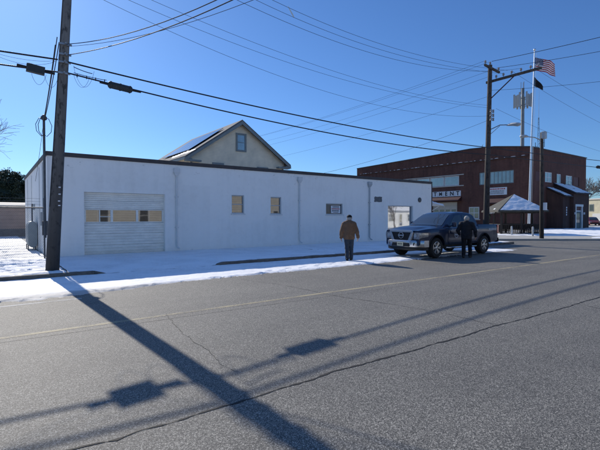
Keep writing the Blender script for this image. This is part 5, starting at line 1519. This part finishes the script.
cable('service_wire', 'thin wire sloping from the tall pole down to the white building roof', span((24.85,14.1,7.7), (18.0,22.5,4.6), .25), .008)

# ------------------------------------------------------------------ contrail, very high
ctm = simple('ice_trail', (.9,.92,.95), .9, var=.05, scale=.02, bmp=0)
b = MB()
cdir = Vector((.0, .0, 0))
A = Vector((1790, 2490, 1480)); 
yv, pv = yaw, pit
def sky_at(px, py, t):
    a = (px-300)/420; c = (225-py)/420
    Rv = Vector((math.cos(yaw), -math.sin(yaw), 0)); Uv = Rv.cross(look)
    return Vector((0,0,1.7)) + (look+Rv*a+Uv*c)*t
# its two ends, 3 km off
E0, E1 = Vector((1700.0, 2459.0, 1489.0)), Vector((1743.0, 2442.0, 1412.0))
pts = [E0.lerp(E1, t) for t in np.linspace(0, 1, 9)]
b.tube(pts, [1.0,2.6,3.4,4.2,5,5.4,5.2,4,1.5], 8)
tag(b.build('contrail', ctm, None, smooth=180), 'short white vapour trail high in the blue sky', 'contrail')

# ------------------------------------------------------------------ houses across the street (behind the camera; mirrored in the panes)
def plain_house(x0, x1, y, d, hw, rise, wall, label, gable_front=False, wins=(), roof='shingle'):
    t = thing('house', label, 'house', ((x0+x1)/2, y, 0))
    b = MB()
    if gable_front:
        xm = (x0+x1)/2; b.prism([(x0,y,0),(x1,y,0),(x1,y,hw),(xm,y,hw+rise),(x0,y,hw)], (0,-d,0))
    else: b.box(x0, x1, y-d, y, 0, hw)
    b.build('wall', M[wall], t, world=True)
    b = MB()
    if gable_front:
        for s in (-1, 1):
            xe = xm+s*((x1-x0)/2+.4); ze = hw-.4*rise/((x1-x0)/2)
            b.prism([(xm,y+.4,hw+rise+.01),(xe,y+.4,ze+.01),(xe,y+.4,ze+.18),(xm,y+.4,hw+rise+.2)], (0,-d-.8,0))
    else: b.prism([(x0-.4,y+.5,hw+.003),(x0-.4,y-d/2,hw+rise),(x0-.4,y-d-.5,hw+.003)], (x1-x0+.8,0,0))
    b.build('roof', M[roof], t, world=True)
    for (u0, u1, z0, z1) in wins: window(t, 'y', y, -1, u0, u1, z0, z1, .12, M['white_trim'], M['glass_dark'], 1, 2, recess=-.03)
plain_house(3.5, 16.8, -8, 9, 6.2, 3.0, 'beige_siding', 'beige clapboard house across the street, mirrored in the garage panes', False, [(8.6,9.7,1.0,2.7),(12.6,13.7,1.0,2.7),(6,7,3.9,5.4),(14,15,3.9,5.4)])
plain_house(20, 33, -9, 9, 5.8, 3.0, 'beige_siding', 'pale tan clapboard house across the street, mirrored in the small windows', False, [(22,23,3.6,5.0),(26.4,27.4,1,2.6),(30,31,1,2.6)])
plain_house(46, 60, -9, 9, 2.75, 2.7, 'white_siding', 'low white house with snowy roof across the street, mirrored in the shop window', False, [(48,49.4,.9,2.3),(50.6,51.6,.9,2.3),(52.6,54.0,.9,2.3),(55.2,56.1,.1,2.3),(57.3,58.7,.9,2.3)], 'snow')
bare_tree(50.2, -5.5, 7.5, 'bare street tree in front of the low white house across the street', 41, depth=5, twig=.02)

# ------------------------------------------------------------------ people (one smooth surface from blended tapered capsules)
def sdf_eval(prims, X, Y, Z):
    F = np.full(X.shape, 9.0, np.float32)
    for pr_ in prims:
        a, c, ra, rc, k = pr_[:5]; sy = pr_[5] if len(pr_) > 5 else 1.0
        a = np.array(a, float); c = np.array(c, float)
        a2 = a*[1,1/sy,1]; c2 = c*[1,1/sy,1]; d = c2-a2; L = d@d
        px_, py_, pz_ = X-a2[0], Y/sy-a2[1], Z-a2[2]
        t = np.clip((px_*d[0]+py_*d[1]+pz_*d[2])/(L if L > 1e-9 else 1), 0, 1) if L > 1e-9 else 0
        q = np.sqrt((px_-t*d[0])**2+(py_-t*d[1])**2+(pz_-t*d[2])**2) - (ra+(rc-ra)*t)
        h = np.clip(.5+.5*(F-q)/k, 0, 1); F = F*(1-h)+q*h-k*h*(1-h)
    return F
def surface_nets(F, org, h):
    nx, ny, nz = F.shape; S = F < 0
    c = np.zeros((nx-1, ny-1, nz-1), np.int8); off = [(i,j,k) for i in (0,1) for j in (0,1) for k in (0,1)]
    for i, j, k in off: c += S[i:nx-1+i, j:ny-1+j, k:nz-1+k]
    act = (c > 0) & (c < 8); I = np.argwhere(act); acc = np.zeros((len(I), 3)); cnt = np.zeros(len(I))
    for a in off:
        for ax in range(3):
            if a[ax]: continue
            bb = list(a); bb[ax] = 1
            fa = F[I[:,0]+a[0], I[:,1]+a[1], I[:,2]+a[2]]; fb = F[I[:,0]+bb[0], I[:,1]+bb[1], I[:,2]+bb[2]]
            m = (fa < 0) != (fb < 0); t = np.where(m, fa/np.where(m, fa-fb, 1), 0)
            p = np.repeat(np.array(a, float)[None], len(I), 0); p[:, ax] += t
            acc[m] += p[m]; cnt[m] += 1
    V = (I + acc/cnt[:,None])*h + org
    idm = np.full(act.shape, -1, np.int64); idm[act] = np.arange(len(I)); Q = []
    for ax in range(3):
        o1, o2 = [(1,2),(2,0),(0,1)][ax]
        sl0 = [slice(None)]*3; sl1 = [slice(None)]*3; sl0[ax] = slice(0,-1); sl1[ax] = slice(1,None)
        E_ = np.argwhere(S[tuple(sl0)] != S[tuple(sl1)])
        ok = (E_[:,o1] > 0) & (E_[:,o2] > 0) & (E_[:,o1] < act.shape[o1]) & (E_[:,o2] < act.shape[o2]); E_ = E_[ok]
        flip = S[tuple(sl0)][tuple(E_.T)]
        def g(d1, d2):
            q = E_.copy(); q[:,o1] -= d1; q[:,o2] -= d2; return idm[tuple(q.T)]
        q = np.stack([g(1,1), g(0,1), g(0,0), g(1,0)], 1); q[~flip] = q[~flip][:, ::-1]; Q.append(q)
    Q = np.concatenate(Q); return V, Q[(Q >= 0).all(1)]
def sdf_mesh(name, prims, mat, parent, h=.009, cut=None, wr=0.0, seed=0):
    lo = np.min([np.minimum(p[0], p[1])-max(p[2], p[3])-.04 for p in prims], 0); hi = np.max([np.maximum(p[0], p[1])+max(p[2], p[3])+.04 for p in prims], 0)
    g = [np.arange(lo[i], hi[i]+h, h) for i in range(3)]
    X, Y, Z = np.meshgrid(*g, indexing='ij'); F = sdf_eval(prims, X, Y, Z)
    if wr: F = F + wr*(1.1*fbm(X*8+Y*5+seed, Z*12+Y*7, 80+seed, 3) + .9*np.sin(Z*30+X*7+7*fbm(X*4, Z*4+Y*3, 90+seed, 2))*np.clip(fbm(X*3+seed, Z*3, 95, 2)+.6, 0, 1))
    if cut is not None: F = np.maximum(F, cut(X, Y, Z))
    V, Q = surface_nets(F, np.array([g[0][0], g[1][0], g[2][0]]), h)
    me = bpy.data.meshes.new(name); me.from_pydata(V.tolist(), [], Q.tolist()); me.materials.append(mat); me.shade_smooth()
    o = bpy.data.objects.new(name, me); col.objects.link(o)
    if parent: o.parent = parent
    return o

def mirror(p): return (-p[0], p[1], p[2])
def hand(wr, d, pn, s, scale=1.0, curl=.5):
    """prims for one hand: wr wrist, d direction to fingertips, pn palm normal, s thumb side vector"""
    wr, d, pn, s = Vector(wr), Vector(d).normalized(), Vector(pn).normalized(), Vector(s).normalized()
    out = [(tuple(wr), tuple(wr+d*.045), .027, .030, .02), (tuple(wr+d*.04-s*.022), tuple(wr+d*.085-s*.026), .020, .016, .015), (tuple(wr+d*.04+s*.02), tuple(wr+d*.088+s*.028), .021, .016, .015)]
    for k, (o_, L) in enumerate(((.031,.072),(.011,.080),(-.010,.075),(-.030,.058))):
        b0 = wr+d*.085+s*o_; b1 = b0+(d+pn*curl*.3)*L*.45; b2 = b1+(d*.8+pn*curl)*L*.32; b3 = b2+(d*.45+pn*curl*1.3)*L*.28
        for a_, c_, r1, r2 in ((b0,b1,.0095,.009), (b1,b2,.009,.0085), (b2,b3,.0085,.0075)): out.append((tuple(a_), tuple(c_), r1, r2, .004))
    t0 = wr+d*.03+s*.028; t1 = t0+(s*.6+d*.8+pn*.3)*.035; t2 = t1+(d*.95+s*.12+pn*.4)*.030
    out += [(tuple(t0), tuple(t1), .013, .011, .008), (tuple(t1), tuple(t2), .0105, .0085, .004)]
    return out

def person(label, loc, face, J, jacket, trousers, hat, hem, seed, bulk=1.0):
    """J: joints dict in local frame, x right, y forward, z up"""
    t = thing('person', label, 'person', loc, math.atan2(-face[0], face[1]))
    hd = Vector(J['head'])
    body = [((0,0,.93), (0,.0,1.10), .135, .13, .03, .72), ((0,0,1.10), (0,-.01,1.36), .13, .15, .03, .68), ((-.15,-.01,1.40), (.15,-.01,1.40), .062, .062, .05),
            ((0,-.01,1.42), tuple(hd-Vector((0,.02,.09))), .062, .056, .04)]
    hp = [tuple(hd+Vector((0,-.018,.03))), tuple(hd+Vector((0,.022,.012)))]
    body += [(hp[0], hp[1], .093, .086, .03), (tuple(hd+Vector((0,.035,-.04))), tuple(hd+Vector((0,.055,-.085))), .062, .042, .04),
             (tuple(hd+Vector((0,.098,.005))), tuple(hd+Vector((0,.118,-.028))), .010, .016, .012),      # nose
             (tuple(hd+Vector((-.03,.094,-.066))), tuple(hd+Vector((.03,.094,-.066))), .010, .010, .008), # mouth
             (tuple(hd+Vector((-.045,.086,.030))), tuple(hd+Vector((.045,.086,.030))), .013, .013, .012)] # brow
    for s in (-1, 1):
        body += [(tuple(hd+Vector((s*.034,.090,.010))), tuple(hd+Vector((s*.034,.090,.010))), .013, .013, .004),
                 (tuple(hd+Vector((s*.092,-.012,.022))), tuple(hd+Vector((s*.090,-.006,-.028))), .015, .011, .008)]
    jk = [((0,-.005,.98), (0,-.005,1.16), .200*bulk, .198*bulk, .04, .74), ((0,-.005,1.16), (0,-.015,1.36), .198*bulk, .185*bulk, .04, .70), ((-.165,-.012,1.405), (.165,-.012,1.405), .085, .085, .07),
          ((0,-.005,hem+.02), (0,-.005,.98), .195*bulk, .198*bulk, .04, .74), ((0,-.012,1.44), (0,.0,1.50), .085, .074, .05)]
    for s, k in ((-1, 'L'), (1, 'R')):
        sh_, el, wrs, tip = [Vector(J[k+q]) for q in ('sh','el','wr','tip')]
        body += [(tuple(sh_), tuple(el), .052, .042, .03), (tuple(el), tuple(wrs), .042, .027, .02)]
        d = (tip-wrs).normalized(); inn = Vector((-s, .15, 0)); inn = (inn-d*inn.dot(d)).normalized(); th = d.cross(inn)
        if th.y < 0: th = -th
        body += hand(wrs, d, inn, th, curl=.55)
        jk += [(tuple(sh_), tuple(el), .088*bulk, .070*bulk, .05), (tuple(el), tuple(wrs.lerp(el, .08)), .070*bulk, .056*bulk, .03)]
        hp_, kn, an, toe = [Vector(J[k+q]) for q in ('hip','kn','an','toe')]
        body += [(tuple(hp_), tuple(kn), .085, .055, .04), (tuple(kn), tuple(an), .055, .038, .03), (tuple(an), tuple(toe), .038, .03, .02)]
    sdf_mesh('body', body, M['skin'], t, .0075)
    low = lambda X, Y, Z: (hem+.008*np.sin(X*14+seed)) - Z
    jo = sdf_mesh('jacket', jk, M[jacket], t, .0095, cut=lambda X, Y, Z: np.where((np.abs(X) < .235), low(X, Y, Z), -1.0), wr=.007, seed=seed)
    # collar and waistband of the jacket
    sdf_mesh('collar', [((-.05,-.03,1.475), (.05,-.03,1.475), .075, .075, .03), ((-.04,.01,1.49), (.04,.01,1.49), .078, .078, .03)], M[jacket], jo, .0085, cut=lambda X, Y, Z: np.maximum(Z-1.525+.25*np.clip(Y, 0, 1), 1.43-Z))
    sdf_mesh('waistband', [((0,-.005,hem-.03), (0,-.005,hem+.04), .188*bulk, .192*bulk, .02, .74)], M[jacket], jo, .0095, wr=.003, seed=seed+3, cut=lambda X, Y, Z: np.maximum(Z-(hem+.02), (hem-.035)-Z))
    tp = [((0,0,1.0), (0,0,.92), .165, .165, .04, .78)]
    for k in 'LR':
        hp_, kn, an = [Vector(J[k+q]) for q in ('hip','kn','an')]
        tp += [(tuple(hp_), tuple(kn), .112, .084, .025), (tuple(kn), tuple(an+Vector((0,0,-.025))), .084, .076, .02)]
    zmin = min(J['Lan'][2], J['Ran'][2])
    sdf_mesh('trousers', tp, M[trousers], t, .0095, wr=.007, seed=seed+5, cut=lambda X, Y, Z: np.maximum(Z-1.02, .055-Z))
    for k in 'LR':
        an, toe = Vector(J[k+'an']), Vector(J[k+'toe']); hl = an + (an-toe).normalized()*.05; hl.z = an.z-.045
        pr_ = [(tuple(an), tuple(hl), .050, .047, .03), (tuple(hl), tuple(toe), .046, .040, .03), (tuple(toe.lerp(hl, .45)+Vector((0,0,.012))), tuple(toe), .048, .036, .03)]
        zz_ = min(hl.z, toe.z)-.036
        sdf_mesh('shoe', pr_, M['shoe'], t, .008, cut=lambda X, Y, Z: zz_-Z)
    # hair: cap of hair round back and sides
    hr = [(tuple(hd+Vector((0,-.022,.030))), tuple(hd+Vector((0,.012,.026))), .102, .094, .02), (tuple(hd+Vector((0,-.045,-.01))), tuple(hd+Vector((0,-.052,-.06))), .078, .058, .04)]
    fr = lambda X, Y, Z: np.maximum(Y-(hd.y+.055+(Z-hd.z)*.45*0+np.where(Z > hd.z+.075, .04, -.045)), (hd.z-.085)-Z)
    sdf_mesh('hair', hr, M['hair_grey'], t, .0075, cut=fr, wr=.0015, seed=seed+9)
    if hat:
        hp2 = [(tuple(hd+Vector((0,-.02,.05))), tuple(hd+Vector((0,.015,.048))), .106, .098, .02)]
        c_ = sdf_mesh('cap', hp2, M['cap_black'], t, .0075, cut=lambda X, Y, Z: (hd.z+.035)-Z)
        pr2 = [(tuple(hd+Vector((-.05,.10,.050))), tuple(hd+Vector((.05,.10,.050))), .045, .045, .01), (tuple(hd+Vector((-.03,.145,.040))), tuple(hd+Vector((.03,.145,.040))), .04, .04, .02)]
        sdf_mesh('peak', pr2, M['cap_black'], c_, .0075, cut=lambda X, Y, Z: np.abs(Z-(hd.z+.050-(Y-hd.y-.1)*.25))-.008)
    return t
J1 = dict(head=(.012,.04,1.605), Lsh=(-.195,-.01,1.375), Lel=(-.285,-.06,1.11), Lwr=(-.305,.03,.865), Ltip=(-.295,.08,.69),
          Rsh=(.195,-.01,1.385), Rel=(.300,-.04,1.115), Rwr=(.345,.05,.875), Rtip=(.335,.11,.71),
          Lhip=(-.085,0,.90), Lkn=(-.075,.03,.49), Lan=(-.065,-.10,.10), Ltoe=(-.085,.06,.045),
          Rhip=(.09,0,.90), Rkn=(.085,.10,.50), Ran=(.08,.10,.09), Rtoe=(.105,.26,.045))
person('man in a brown jacket, black cap and jeans walking away along the snowy kerb', (11.1, 11.92, .03), (.70,.72), J1, 'brown_cloth', 'denim', True, .845, 1, 1.12)
J2 = dict(head=(.0,.04,1.62), Lsh=(-.21,-.01,1.41), Lel=(-.345,-.02,1.13), Lwr=(-.30,.16,.98), Ltip=(-.24,.30,.93),
          Rsh=(.21,-.01,1.41), Rel=(.335,-.05,1.13), Rwr=(.355,.06,.88), Rtip=(.34,.12,.72),
          Lhip=(-.10,0,.91), Lkn=(-.105,-.02,.49), Lan=(-.10,-.16,.10), Ltoe=(-.11,.01,.045),
          Rhip=(.10,0,.91), Rkn=(.125,.15,.51), Ran=(.14,.12,.09), Rtoe=(.17,.28,.045))
person('grey haired man in black jacket and trousers walking beside the blue pickup', (16.0, 10.02, .0), (.88,.47), J2, 'black_cloth', 'black_trouser', False, .83, 2, 1.08)
